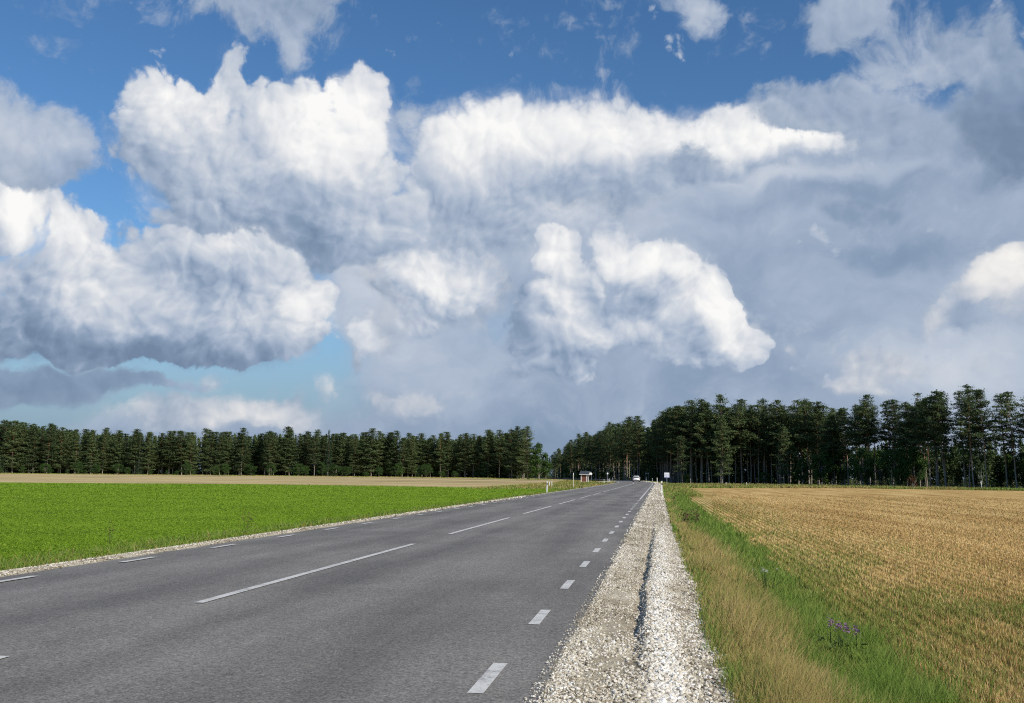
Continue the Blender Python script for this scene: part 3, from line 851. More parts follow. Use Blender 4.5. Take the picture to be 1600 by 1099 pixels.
SPECIAL = [
    ('pine_tree', P_FULL[0], -47.4, 348.8, 18.8, 18, 1.05,
     'tallest pine at the road end of the left treeline, its reddish trunk showing', 'tree', None),
    ('pine_tree', P_FULL[1], -53.7, 352.9, 18.1, 18, 0.95,
     'broad pine next to the tallest one at the road end of the left treeline', 'tree', None),
    ('deciduous_tree', P_BUSH[0], -43.0, 347.5, 13.2, 8, 0.8,
     'light green leafy tree closing the road end of the left treeline', 'tree', None),
    ('deciduous_tree', P_BUSH[1], -40.8, 349.9, 8.6, 8, 0.75,
     'smaller leafy tree at the very end of the left treeline beside the road gap', 'tree', None),
    ('bush', P_BUSH[0], -187.6, 363.8, 5.5, 8, 1.2,
     'low round green bush in front of the left part of the treeline', 'bush', None),
    ('bush', P_BUSH[1], -106.0, 376.3, 8.2, 8, 0.95,
     'tall dense green bush against the pines left of the pair of bare red trunks', 'bush', None),
    ('bush', P_BUSH[2], -88.0, 379.0, 6.4, 8, 0.95,
     'rounded green bush at the foot of the pines right of the bare red trunks', 'bush', None),
    ('bush', P_BUSH[3], -230.2, 357.2, 6.1, 8, 0.95,
     'dark green bush low among the pines near the left end of the treeline', 'bush', None),
    ('bush', P_BUSH[4], -140.0, 371.1, 4.9, 8, 0.95,
     'bright green low bush in the middle of the left treeline', 'bush', None),
    ('spruce_tree', P_SPRUCE[0], -131.4, 372.4, 18.8, 20, 1.0,
     'dark pointed spruce rising above the middle of the left treeline', 'tree', None),
    ('spruce_tree', P_SPRUCE[1], -209.0, 365.5, 17.5, 20, 1.0,
     'slim pointed spruce in the left third of the treeline', 'tree', None),
    ('spruce_tree', P_SPRUCE[2], -266.7, 361.8, 22.0, 20, 1.0,
     'pointed spruce top at the far left end of the treeline', 'tree', None),
    ('pine_tree', P_TALL[4], -85.0, 371.4, 16.8, 21, 0.8,
     'pine with a bare red trunk standing between two green bushes in the left treeline', 'tree', None),
    ('pine_tree', P_FULL[2], 6.7, 291.4, 13.4, 18, 1.15,
     'short pale green pine with low branches just right of the blue and white sign', 'tree', None),
    ('pine_tree', P_FULL[0], 17.9, 286.0, 19.2, 18, 0.9,
     'yellow-green full pine at the sunlit front of the right wood', 'tree', None),
    ('pine_tree', P_FULL[1], 34.4, 278.4, 15.9, 18, 0.95,
     'bushy pine with low branches right of the row of bare trunks', 'tree', None),
    ('pine_tree', P_THIN[0], 62.1, 243.2, 22.0, 21, 0.8,
     'thin ragged pine with a narrow one-sided top standing alone against the sky', 'tree', None),
    ('pine_tree', P_TALL[1], 52.4, 253.9, 22.5, 21, 0.95,
     'lopsided pine against a white cloud above the two big green bushes', 'tree', None),
    ('bush', P_BUSH[2], 47.9, 242.1, 9.6, 8, 0.78,
     'dark bushy tree under the pines, left of the twin large bushes', 'bush', None),
    ('bush', P_BUSH[3], 54.7, 237.0, 11.1, 8, 0.85,
     'large green bush left of its twin under the pines by the stubble field', 'bush', None),
    ('bush', P_BUSH[4], 58.0, 233.5, 10.4, 8, 0.85,
     'brightest large green bush behind the small rusty shrub', 'bush', None),
    ('bush', P_BUSH[1], 42.8, 267.6, 9.9, 8, 0.85,
     'dark green bush in the shade at the middle of the right wood', 'bush', None),
    ('bush', P_BUSH[0], 38.5, 271.0, 7.2, 8, 0.9,
     'low leafy bush at the foot of the pines in the middle of the right wood', 'bush', None),
    ('bush', P_BUSH[2], 29.7, 283.8, 3.6, 8, 1.3,
     'small green bush among the bare trunks at the edge of the right wood', 'bush', None),
    ('bush', P_BUSH[3], 7.9, 292.6, 3.2, 8, 1.3,
     'small grey-green bush at the wood edge beside the blue and white sign', 'bush', None),
    ('young_spruce', P_YOUNG[0], 50.3, 222.2, 4.1, 4, 1.0,
     'young grey-green spruce in front of the large green bushes', 'tree', None),
    ('shrub', P_SHRUB[0], 53.7, 218.7, 2.7, 3, 1.0,
     'small rusty red shrub at the edge of the stubble field', 'shrub', None),
    ('young_spruce', P_YOUNG[1], 61.3, 215.8, 2.8, 4, 1.1,
     'small dark conifer right of the rusty shrub under the tall pines', 'tree', None),
    ('young_spruce', P_YOUNG[0], 62.7, 214.0, 2.3, 4, 1.1,
     'smallest dark conifer halfway between the rusty shrub and the birch', 'tree', None),
    ('birch_tree', P_BIRCH[0], 63.1, 203.9, 6.3, 9, 0.95,
     'young birch with a white trunk foot at the edge of the stubble field', 'tree', None),
    ('bush', P_BUSH[0], 45.8, 272.6, 11.4, 8, 0.8792116485221362,
     'dark leafy undergrowth tree in the shade under the tall pines at the far right', 'bush', 'undergrowth trees shaded by the tall pines at the far right'),
    ('bush', P_BUSH[1], 48.5, 269.9, 11.4, 8, 0.880318202897015,
     'dark leafy undergrowth tree in the shade under the tall pines at the far right', 'bush', 'undergrowth trees shaded by the tall pines at the far right'),
    ('bush', P_BUSH[2], 52.5, 265.8, 8.6, 8, 0.9530325205010877,
     'dark leafy undergrowth tree in the shade under the tall pines at the far right', 'bush', 'undergrowth trees shaded by the tall pines at the far right'),
    ('bush', P_BUSH[3], 54.0, 264.2, 9.5, 8, 0.8553365286882901,
     'dark leafy undergrowth tree in the shade under the tall pines at the far right', 'bush', 'undergrowth trees shaded by the tall pines at the far right'),
    ('bush', P_BUSH[4], 56.5, 261.4, 11.0, 8, 0.8428800865157833,
     'dark leafy undergrowth tree in the shade under the tall pines at the far right', 'bush', 'undergrowth trees shaded by the tall pines at the far right'),
    ('bush', P_BUSH[0], 60.1, 257.3, 8.3, 8, 0.9613304693404647,
     'dark leafy undergrowth tree in the shade under the tall pines at the far right', 'bush', 'undergrowth trees shaded by the tall pines at the far right'),
    ('bush', P_BUSH[1], 62.3, 254.6, 10.5, 8, 0.8619699914599072,
     'dark leafy undergrowth tree in the shade under the tall pines at the far right', 'bush', 'undergrowth trees shaded by the tall pines at the far right'),
    ('bush', P_BUSH[2], 64.4, 252.0, 8.6, 8, 0.9709296715982695,
     'dark leafy undergrowth tree in the shade under the tall pines at the far right', 'bush', 'undergrowth trees shaded by the tall pines at the far right'),
    ('bush', P_BUSH[3], 66.9, 248.7, 10.7, 8, 0.921170376743976,
     'dark leafy undergrowth tree in the shade under the tall pines at the far right', 'bush', 'undergrowth trees shaded by the tall pines at the far right'),
    ('bush', P_BUSH[4], 68.8, 246.1, 9.2, 8, 0.8355580348481569,
     'dark leafy undergrowth tree in the shade under the tall pines at the far right', 'bush', 'undergrowth trees shaded by the tall pines at the far right'),
    ('bush', P_BUSH[0], 70.6, 243.6, 10.5, 8, 0.9869176727799817,
     'dark leafy undergrowth tree in the shade under the tall pines at the far right', 'bush', 'undergrowth trees shaded by the tall pines at the far right'),
    ('bush', P_BUSH[1], 73.1, 239.9, 8.9, 8, 0.860049147914665,
     'dark leafy undergrowth tree in the shade under the tall pines at the far right', 'bush', 'undergrowth trees shaded by the tall pines at the far right'),
    ('bush', P_BUSH[2], 75.0, 236.9, 8.7, 8, 0.976463447975758,
     'dark leafy undergrowth tree in the shade under the tall pines at the far right', 'bush', 'undergrowth trees shaded by the tall pines at the far right'),
    ('bush', P_BUSH[3], 76.7, 234.1, 8.9, 8, 0.8827892086263465,
     'dark leafy undergrowth tree in the shade under the tall pines at the far right', 'bush', 'undergrowth trees shaded by the tall pines at the far right'),
    ('bush', P_BUSH[4], 78.2, 231.5, 9.1, 8, 0.8322641212243217,
     'dark leafy undergrowth tree in the shade under the tall pines at the far right', 'bush', 'undergrowth trees shaded by the tall pines at the far right'),
    ('bush', P_BUSH[0], 79.6, 229.1, 7.8, 8, 0.8086476938144498,
     'dark leafy undergrowth tree in the shade under the tall pines at the far right', 'bush', 'undergrowth trees shaded by the tall pines at the far right'),
    ('bush', P_BUSH[0], -264.4, 357.0, 2.7, 8, 1.1402166058081094,
     'low dark undergrowth bush along the foot of the left treeline', 'bush', 'undergrowth bushes along the foot of the left treeline'),
    ('bush', P_BUSH[1], -254.9, 357.8, 3.4, 8, 1.171421632711078,
     'low dark undergrowth bush along the foot of the left treeline', 'bush', 'undergrowth bushes along the foot of the left treeline'),
    ('bush', P_BUSH[2], -245.6, 358.5, 4.5, 8, 1.2063973282036624,
     'low dark undergrowth bush along the foot of the left treeline', 'bush', 'undergrowth bushes along the foot of the left treeline'),
    ('bush', P_BUSH[3], -243.4, 358.2, 2.8, 8, 1.1381524174798416,
     'low dark undergrowth bush along the foot of the left treeline', 'bush', 'undergrowth bushes along the foot of the left treeline'),
    ('bush', P_BUSH[4], -235.8, 358.6, 2.4, 8, 1.160334451624871,
     'low dark undergrowth bush along the foot of the left treeline', 'bush', 'undergrowth bushes along the foot of the left treeline'),
    ('bush', P_BUSH[0], -228.1, 359.1, 1.9, 8, 1.0504897193589298,
     'low dark undergrowth bush along the foot of the left treeline', 'bush', 'undergrowth bushes along the foot of the left treeline'),
    ('bush', P_BUSH[1], -224.2, 359.0, 4.5, 8, 1.382581120663138,
     'low dark undergrowth bush along the foot of the left treeline', 'bush', 'undergrowth bushes along the foot of the left treeline'),
    ('bush', P_BUSH[2], -214.5, 359.7, 4.6, 8, 1.1655334976858673,
     'low dark undergrowth bush along the foot of the left treeline', 'bush', 'undergrowth bushes along the foot of the left treeline'),
    ('bush', P_BUSH[3], -210.4, 359.7, 3.7, 8, 1.0214055938910098,
     'low dark undergrowth bush along the foot of the left treeline', 'bush', 'undergrowth bushes along the foot of the left treeline'),
    ('bush', P_BUSH[4], -200.9, 360.4, 2.2, 8, 1.4773687991711726,
     'low dark undergrowth bush along the foot of the left treeline', 'bush', 'undergrowth bushes along the foot of the left treeline'),
    ('bush', P_BUSH[0], -194.2, 360.7, 2.0, 8, 1.0090937626466538,
     'low dark undergrowth bush along the foot of the left treeline', 'bush', 'undergrowth bushes along the foot of the left treeline'),
    ('bush', P_BUSH[1], -190.1, 360.7, 2.0, 8, 1.3876197176125742,
     'low dark undergrowth bush along the foot of the left treeline', 'bush', 'undergrowth bushes along the foot of the left treeline'),
    ('bush', P_BUSH[2], -182.9, 361.0, 2.1, 8, 1.3102552357317645,
     'low dark undergrowth bush along the foot of the left treeline', 'bush', 'undergrowth bushes along the foot of the left treeline'),
    ('bush', P_BUSH[3], -174.2, 361.7, 4.7, 8, 1.0957076024043697,
     'low dark undergrowth bush along the foot of the left treeline', 'bush', 'undergrowth bushes along the foot of the left treeline'),
    ('bush', P_BUSH[4], -169.8, 361.6, 5.3, 8, 1.1908173173621657,
     'low dark undergrowth bush along the foot of the left treeline', 'bush', 'undergrowth bushes along the foot of the left treeline'),
    ('bush', P_BUSH[0], -160.6, 362.4, 4.6, 8, 1.0046982331697822,
     'low dark undergrowth bush along the foot of the left treeline', 'bush', 'undergrowth bushes along the foot of the left treeline'),
    ('bush', P_BUSH[1], -159.2, 361.9, 5.2, 8, 1.3918728374106775,
     'low dark undergrowth bush along the foot of the left treeline', 'bush', 'undergrowth bushes along the foot of the left treeline'),
    ('bush', P_BUSH[2], -151.1, 362.4, 4.8, 8, 1.0485511065994455,
     'low dark undergrowth bush along the foot of the left treeline', 'bush', 'undergrowth bushes along the foot of the left treeline'),
    ('bush', P_BUSH[3], -141.3, 363.2, 4.4, 8, 1.1039584208787168,
     'low dark undergrowth bush along the foot of the left treeline', 'bush', 'undergrowth bushes along the foot of the left treeline'),
    ('bush', P_BUSH[4], -140.0, 362.7, 5.8, 8, 1.084335135651882,
     'low dark undergrowth bush along the foot of the left treeline', 'bush', 'undergrowth bushes along the foot of the left treeline'),
    ('bush', P_BUSH[0], -130.3, 363.4, 5.5, 8, 1.0204461833321676,
     'low dark undergrowth bush along the foot of the left treeline', 'bush', 'undergrowth bushes along the foot of the left treeline'),
    ('bush', P_BUSH[1], -125.0, 363.5, 5.2, 8, 1.4988182635440452,
     'low dark undergrowth bush along the foot of the left treeline', 'bush', 'undergrowth bushes along the foot of the left treeline'),
    ('bush', P_BUSH[2], -120.8, 363.5, 4.2, 8, 1.386896062630809,
     'low dark undergrowth bush along the foot of the left treeline', 'bush', 'undergrowth bushes along the foot of the left treeline'),
    ('bush', P_BUSH[3], -113.0, 364.0, 2.5, 8, 1.2388809815115212,
     'low dark undergrowth bush along the foot of the left treeline', 'bush', 'undergrowth bushes along the foot of the left treeline'),
    ('bush', P_BUSH[4], -107.6, 364.1, 4.7, 8, 1.0184345924074258,
     'low dark undergrowth bush along the foot of the left treeline', 'bush', 'undergrowth bushes along the foot of the left treeline'),
    ('bush', P_BUSH[0], -100.4, 364.5, 5.4, 8, 1.4446502083086852,
     'low dark undergrowth bush along the foot of the left treeline', 'bush', 'undergrowth bushes along the foot of the left treeline'),
    ('bush', P_BUSH[1], -92.1, 365.1, 4.5, 8, 1.0158251786113008,
     'low dark undergrowth bush along the foot of the left treeline', 'bush', 'undergrowth bushes along the foot of the left treeline'),
    ('bush', P_BUSH[2], -89.0, 364.8, 5.5, 8, 1.1040327465993003,
     'low dark undergrowth bush along the foot of the left treeline', 'bush', 'undergrowth bushes along the foot of the left treeline'),
    ('bush', P_BUSH[3], -83.0, 365.0, 3.2, 8, 1.0708508838899957,
     'low dark undergrowth bush along the foot of the left treeline', 'bush', 'undergrowth bushes along the foot of the left treeline'),
    ('bush', P_BUSH[4], -77.8, 365.1, 3.1, 8, 1.282672100204438,
     'low dark undergrowth bush along the foot of the left treeline', 'bush', 'undergrowth bushes along the foot of the left treeline'),
    ('bush', P_BUSH[0], -66.7, 366.1, 5.1, 8, 1.4504760788864175,
     'low dark undergrowth bush along the foot of the left treeline', 'bush', 'undergrowth bushes along the foot of the left treeline'),
    ('bush', P_BUSH[1], -62.4, 366.1, 3.7, 8, 1.3723631428200873,
     'low dark undergrowth bush along the foot of the left treeline', 'bush', 'undergrowth bushes along the foot of the left treeline'),
    ('bush', P_BUSH[2], -57.2, 366.2, 6.3, 8, 1.1054606472325612,
     'low dark undergrowth bush along the foot of the left treeline', 'bush', 'undergrowth bushes along the foot of the left treeline'),
    ('bush', P_BUSH[3], -49.2, 366.7, 3.4, 8, 1.462288685759364,
     'low dark undergrowth bush along the foot of the left treeline', 'bush', 'undergrowth bushes along the foot of the left treeline'),
    ('bush', P_BUSH[0], -57.0, 592.8, 7.1, 8, 1.1398513977990243,
     'dark undergrowth bush at the foot of the shaded wood closing the road', 'bush', 'undergrowth bushes of the shaded wood at the end of the road'),
    ('bush', P_BUSH[1], -46.1, 555.9, 6.2, 8, 1.0584071678263798,
     'dark undergrowth bush at the foot of the shaded wood closing the road', 'bush', 'undergrowth bushes of the shaded wood at the end of the road'),
    ('bush', P_BUSH[2], -37.5, 524.3, 6.5, 8, 0.9804897137102424,
     'dark undergrowth bush at the foot of the shaded wood closing the road', 'bush', 'undergrowth bushes of the shaded wood at the end of the road'),
    ('bush', P_BUSH[3], -28.6, 487.9, 5.2, 8, 0.9223141704319631,
     'dark undergrowth bush at the foot of the shaded wood closing the road', 'bush', 'undergrowth bushes of the shaded wood at the end of the road'),
    ('bush', P_BUSH[4], -21.5, 455.4, 5.0, 8, 1.1005055647893047,
     'dark undergrowth bush at the foot of the shaded wood closing the road', 'bush', 'undergrowth bushes of the shaded wood at the end of the road'),
    ('bush', P_BUSH[0], -18.6, 440.9, 5.1, 8, 0.9382898362729406,
     'dark undergrowth bush at the foot of the shaded wood closing the road', 'bush', 'undergrowth bushes of the shaded wood at the end of the road'),
    ('bush', P_BUSH[1], -9.8, 391.8, 5.5, 8, 0.9181449335889814,
     'dark undergrowth bush at the foot of the shaded wood closing the road', 'bush', 'undergrowth bushes of the shaded wood at the end of the road'),
    ('bush', P_BUSH[2], -7.2, 375.0, 5.4, 8, 1.0707617807511611,
     'dark undergrowth bush at the foot of the shaded wood closing the road', 'bush', 'undergrowth bushes of the shaded wood at the end of the road'),
    ('bush', P_BUSH[3], -1.4, 332.0, 4.3, 8, 0.9655624392584262,
     'dark undergrowth bush at the foot of the shaded wood closing the road', 'bush', 'undergrowth bushes of the shaded wood at the end of the road'),
]


G_LEFT = 'pines of the long treeline across the left field'
G_FAR = 'pines of the dark wood where the road goes out of sight'
G_RIGHT = 'pines of the wood behind the golden stubble field'
n_pine = 0


def rows(poly, spacing, n_rows, depth, back, protos_, base_h, name, label, group, jitter=.5, hvar=.06, first=0.0, girth=(.85, 1.2)):
    global n_pine
    (_, total) = along(poly, 0)
    for r_ in range(n_rows):
        d = spacing * (.5 * (r_ % 2)) + first
        while d < total:
            (x, y, h), _ = along(poly, d)
            x += back[0] * depth * r_ + rng.normal(0, jitter)
            y += back[1] * depth * r_ + rng.normal(0, jitter * 1.6)
            h *= 1 + rng.normal(0, hvar) + .012 * r_
            plant_tree(name, protos_[int(rng.integers(len(protos_)))], x, y, h, base_h, label, 'tree', group, U(*girth))
            n_pine += 1
            d += spacing * U(.7, 1.3)


rows(EDGE_LEFT, 4.0, 2, 4.0, (-.35, .94), P_LEFT, 20, 'pine_tree', 'dark pine branched almost to the ground in the long treeline across the left field', G_LEFT, 1.1, .055, 0.0, (.95, 1.5))
rows(EDGE_RIGHT_FULL, 3.5, 3, 4.2, (.25, .97), P_TALL, 21.6, 'pine_tree', 'tall pine with bare lower trunk in the dense wood behind the golden stubble field', G_RIGHT, .7, .05)
rows(EDGE_RIGHT_OPEN, 4.4, 2, 4.5, (.2, .98), P_TALL, 22.2, 'pine_tree', 'tall pine with sky between its limbs beyond the far right of the stubble', 'pines with sky showing between them at the far right', .8, .025)
rows(EDGE_FAR, 6.0, 1, 5.0, (.6, .8), P_TALL, 21, 'pine_tree', 'distant dark pine in the shaded wood behind the bus shelter and the car', G_FAR, .8, .06)

# the mass of the woods behind the front rows: trees one cannot tell apart
def low_tree(sp):
    cr = Soup()
    H = 20.0
    for q in range(40):
        f_ = q / 40
        z = H * (.02 + .98 * f_)
        L_ = 3.1 * (1 - f_) ** .7
        m_ = 9
        a = rng.random(m_) * 6.28
        rr_ = L_ * np.sqrt(rng.random(m_))
        cr.leaves(np.stack([np.cos(a) * rr_, np.sin(a) * rr_, z + rng.normal(0, .25, m_)], 1), rng.uniform(.7, 1.2, m_), .5, .5, np.clip(rng.random(m_) * .6, 0, 1))
    cr.tube([(0, 0, 0), (0, 0, H)], [.2, .03], 4)
    return np.concatenate(cr.v), np.concatenate(cr.q), np.concatenate(cr.t)


LOW = [low_tree(0) for _ in range(4)]


def wood(name, spots, label):
    V, Q, T, n_ = [], [], [], 0
    for (x, y, h) in spots:
        v, q, t_ = LOW[int(rng.integers(4))]
        a = rng.random() * 6.28
        k_ = h / 20
        w = np.stack([v[:, 0] * math.cos(a) - v[:, 1] * math.sin(a), v[:, 0] * math.sin(a) + v[:, 1] * math.cos(a), v[:, 2]], 1) * k_
        w += np.array([x, y, float(ground_z(np.array(x), np.array(y)))])
        V.append(w); Q.append(q + n_); T.append(t_); n_ += len(v)
    o = link(name, mesh_np(name, np.concatenate(V), np.concatenate(Q), NEEDLE, np.concatenate(T)))
    return tag(o, label, None, None, 'stuff')


def back_spots(poly, back, n, d0, d1, hk):
    r_ = []
    (_, total) = along(poly, 0)
    for _ in range(n):
        (x, y, h), _t = along(poly, U(0, total))
        d = U(d0, d1)
        r_.append((x + back[0] * d, y + back[1] * d, h * U(*hk)))
    return r_


wood('forest', back_spots(EDGE_LEFT, (-.35, .94), 620, 6, 30, (.92, 1.02)) + back_spots(EDGE_RIGHT_FULL, (.25, .97), 230, 14, 46, (.85, .98))
     + back_spots(EDGE_FAR, (.6, .8), 380, 5, 50, (.9, 1.0)) + back_spots(EDGE_BACK, (0, 1), 120, 0, 60, (.9, 1.05))
     + back_spots(EDGE_RIGHT_OPEN, (.2, .98), 120, 9, 60, (.42, .58))
     + [(x_, y_, U(18, 21)) for x_, y_ in ((U(78, 135), U(150, 222)) for _ in range(170)) if x_ > .385 * y_ and x_ * .5 + y_ > 235], 'mass of pines filling the woods behind the front rows')  # last list: wood carried on out of view, added to shade its right edge

# trees that stand out
for (name, proto, x, y, h, bh, girth, label, cat, grp) in SPECIAL:
    plant_tree(name, proto, x, y, h, bh, label, cat, grp, girth)
# ---------------------------------------------------------------- roadside things
import bmesh
from mathutils import Vector, Matrix


def paint(name, rgb, r=.5, spec=.4, metal=0.0, dirt=.25, scale=6.0):
    m_, g_, b_ = mat(name)
    n_ = g_.noise(obj_coord(g_), scale, 5, .65)
    f_ = g_.rng(n_, .42, .72, 0, dirt)
    g_.put(b_.inputs['Base Color'], g_.mix(f_, rgb, tuple(c * .45 + .03 for c in rgb)))
    rough(b_, r, spec)
    b_.inputs['Metallic'].default_value = metal
    return m_


M_WHITE = paint('white_plastic', (.80, .80, .77))
M_BLACK = paint('black_plastic', (.02, .02, .022))
M_REFLECT = paint('grey_reflector', (.50, .52, .52), .25)
M_STEEL = paint('galvanised_steel', (.42, .43, .44), .45, .5, .6)
M_BOARD = paint('white_sign_face', (.86, .87, .90), .35)
M_BLUE = paint('blue_sign_print', (.07, .12, .42), .35)
M_SIGNBACK = paint('grey_sign_back', (.30, .31, .32), .5, .5, .4)
M_POLEWOOD = paint('pale_stake_wood', (.56, .54, .42), .9, .1, 0, .5)
M_ROOF = paint('dark_roof_sheet', (.055, .06, .068), .6)
M_TIMBERWHITE = paint('white_painted_timber', (.78, .77, .73), .6)
M_CARWHITE = paint('white_car_paint', (.82, .82, .80), .25, .6, 0, .08)
M_GLASS = paint('dark_car_glass', (.012, .014, .018), .08, .6, 0, .0)
M_TYRE = paint('tyre_rubber', (.018, .018, .018), .9)
M_RIM = paint('alloy_rim', (.45, .45, .46), .35, .5, .7)
M_TAIL = paint('red_tail_lamp', (.38, .015, .012), .2)
M_PLATE = paint('number_plate', (.74, .74, .72), .4)
M_BUMPER = paint('dark_bumper', (.035, .035, .037), .7)
# brown planks of the shelter
M_PLANK, g, b = mat('brown_planks')
p = obj_coord(g)
sx = g.new('ShaderNodeSeparateXYZ'); g.put(sx.inputs[0], p)
gap = g.rng(g.m('FRACT', g.m('MULTIPLY', sx.outputs[2], 1 / .14)), .0, .10)
gr = g.noise(g.v('MULTIPLY', p, (2, 2, 20)), 2.0, 4, .6)
g.put(b.inputs['Base Color'], g.mix(gap, (.035, .018, .012), g.ramp(gr, [(.3, (.13, .055, .035)), (.7, (.22, .095, .06))])))
rough(b, .8, .2)


def bm_box(bm, c, size, rot=None):
    r_ = bmesh.ops.create_cube(bm, size=1.0)
    mt = Matrix.Translation(Vector(c)) @ (rot if rot is not None else Matrix.Identity(4)) @ Matrix.Diagonal((*size, 1))
    bmesh.ops.transform(bm, matrix=mt, verts=r_['verts'])
    return r_['verts']


def bm_cyl(bm, c, r1, r2, h, seg=12, axis='Z'):
    r_ = bmesh.ops.create_cone(bm, cap_ends=True, segments=seg, radius1=r1, radius2=r2, depth=h)
    mt = Matrix.Translation(Vector(c))
    if axis == 'X':
        mt = mt @ Matrix.Rotation(R(90), 4, 'Y')
    if axis == 'Y':
        mt = mt @ Matrix.Rotation(R(90), 4, 'X')
    bmesh.ops.transform(bm, matrix=mt, verts=r_['verts'])
    return r_['verts']


def done(bm, name, m_, parent=None, bevel=0.0, smooth=False):
    if bevel:
        bmesh.ops.bevel(bm, geom=bm.edges[:], offset=bevel, segments=2, affect='EDGES', profile=.7)
    bmesh.ops.recalc_face_normals(bm, faces=bm.faces[:])
    me_ = bpy.data.meshes.new(name)
    bm.to_mesh(me_)
    bm.free()
    me_.materials.append(m_)
    for p_ in me_.polygons:
        p_.use_smooth = smooth
    return link(name, me_, parent)


def gz(x, y):
    return float(ground_z(np.array(x), np.array(y)))


def prism(pts, z0, z1, cut=0.0):
    """upright prism from an outline; the top is cut at a slope"""
    bm = bmesh.new()
    lo = [bm.verts.new((x, y, z0)) for x, y in pts]
    hi = [bm.verts.new((x, y, z1 + cut * y)) for x, y in pts]
    bm.faces.new(lo[::-1]); bm.faces.new(hi)
    for i_ in range(len(pts)):
        j_ = (i_ + 1) % len(pts)
        bm.faces.new((lo[i_], lo[j_], hi[j_], hi[i_]))
    return bm


DEL = [(-.055, -.05), (.055, -.05), (.06, -.02), (.035, .055), (-.035, .055), (-.06, -.02)]
DELB = [(x * 1.06, y * 1.06) for x, y in DEL]


def delineator(x, y, h, label, band=True, group='white roadside marker posts'):
    t_ = thing('marker_post', label, 'marker post', (x, y, gz(x, y) - .03), R(float(rng.uniform(-12, 12))), group)
    t_.rotation_euler[1] = R(float(rng.normal(0, 1.2)))
    if band:
        done(prism(DEL, 0, h * .72), 'shaft', M_WHITE, t_)
        done(prism(DELB, h * .72, h * .86), 'black_band', M_BLACK, t_)
        bm = bmesh.new(); bm_box(bm, (0, -.0625, h * .79), (.05, .012, h * .10))
        done(bm, 'reflector', M_REFLECT, t_)
        done(prism(DEL, h * .86, h, -.5), 'cap', M_WHITE, t_)
    else:
        done(prism(DEL, 0, h, -.5), 'shaft', M_WHITE, t_)
    return t_


for (x, y, h, lab, bd) in (
        (-10.32, 89.5, 1.10, 'tall white marker post with a black band on the left verge, nearest on that side', True),
        (-16.69, 151.6, .85, 'small white post standing alone on the grass just right of the banded left post', False),
        (-17.1, 151.6, .80, 'faint white post half hidden behind the nearest banded post on the left', False),
        (-10.62, 189.0, 1.05, 'white marker post nearest in the cluster on the left road edge past the bus shelter', True),
        (-11.9, 228.0, 1.05, 'white marker post in the middle of the cluster right of the bus shelter', False),
        (-11.58, 229.0, 1.10, 'white marker post with a bright cap, rightmost in the cluster past the bus shelter', True),
        (-15.14, 320.0, 1.05, 'dim white marker post far down the left road edge, left of the car', False),
        (-4.02, 300.0, 1.45, 'thin white marker post just right of the white car', False),
        (-2.0, 284.0, 1.35, 'white marker post with a grey band, second to the right of the white car', True),
        (-.42, 203.0, 1.25, 'white marker post at the gravel edge left of the nearest right-hand post', False),
        (.21, 85.8, 1.12, 'tallest white marker post with a dark band at the right gravel edge', True),
        (14.4, 216.0, .75, 'short white stake in the grass strip before the wood, left one of two', False),
        (17.9, 206.0, .85, 'short white stake in the grass strip before the wood, right one of two', False)):
    delineator(x, y, h, lab, bd)

# tall pale stake on the left verge
t = thing('wooden_stake', 'tall pale wooden stake on the left verge in front of the bus shelter', 'stake', (-11.95, 136.0, gz(-11.95, 136.0) - .05))
bm = bmesh.new(); bm_cyl(bm, (0, 0, .95), .062, .055, 1.9, 10)
done(bm, 'shaft', M_POLEWOOD, t)
bm = bmesh.new(); bm_cyl(bm, (0, 0, 2.05), .058, .05, .32, 10)
done(bm, 'painted_top', M_WHITE, t)


def round_sign(name, x, y, h, r_, face, label, oval=1.25, back=None):
    t_ = thing(name, label, 'road sign', (x, y, gz(x, y) - .05))
    bm_ = bmesh.new(); bm_cyl(bm_, (0, 0, h / 2), .035, .035, h, 8)
    done(bm_, 'pole', M_STEEL, t_)
    bm_ = bmesh.new()
    bm_cyl(bm_, (0, -.06, h - r_ * oval), r_, r_, .03, 24, 'Y')
    for v_ in bm_.verts:
        v_.co.z = (v_.co.z - (h - r_ * oval)) * oval + h - r_ * oval
    pl = done(bm_, 'sign_plate', face, t_)
    bm_ = bmesh.new(); bm_box(bm_, (0, -.03, h - r_ * oval), (.10, .03, .06))
    done(bm_, 'bracket', M_STEEL, t_)
    return t_


round_sign('bus_stop_sign', -19.2, 276.5, 2.75, .27, M_BOARD, 'white rounded bus stop sign on a thin pole right of the bus shelter')
round_sign('road_sign', -13.77, 262.0, 2.75, .20, M_BOARD, 'small white disc sign on a thin pole left of the white car')
round_sign('road_sign', -4.29, 320.0, 3.2, .22, M_SIGNBACK, 'dim grey disc sign in the shade just right of the white car')
round_sign('road_sign', -3.57, 320.0, 3.2, .22, M_SIGNBACK, 'dim grey disc sign, the right one of two behind the posts right of the car')

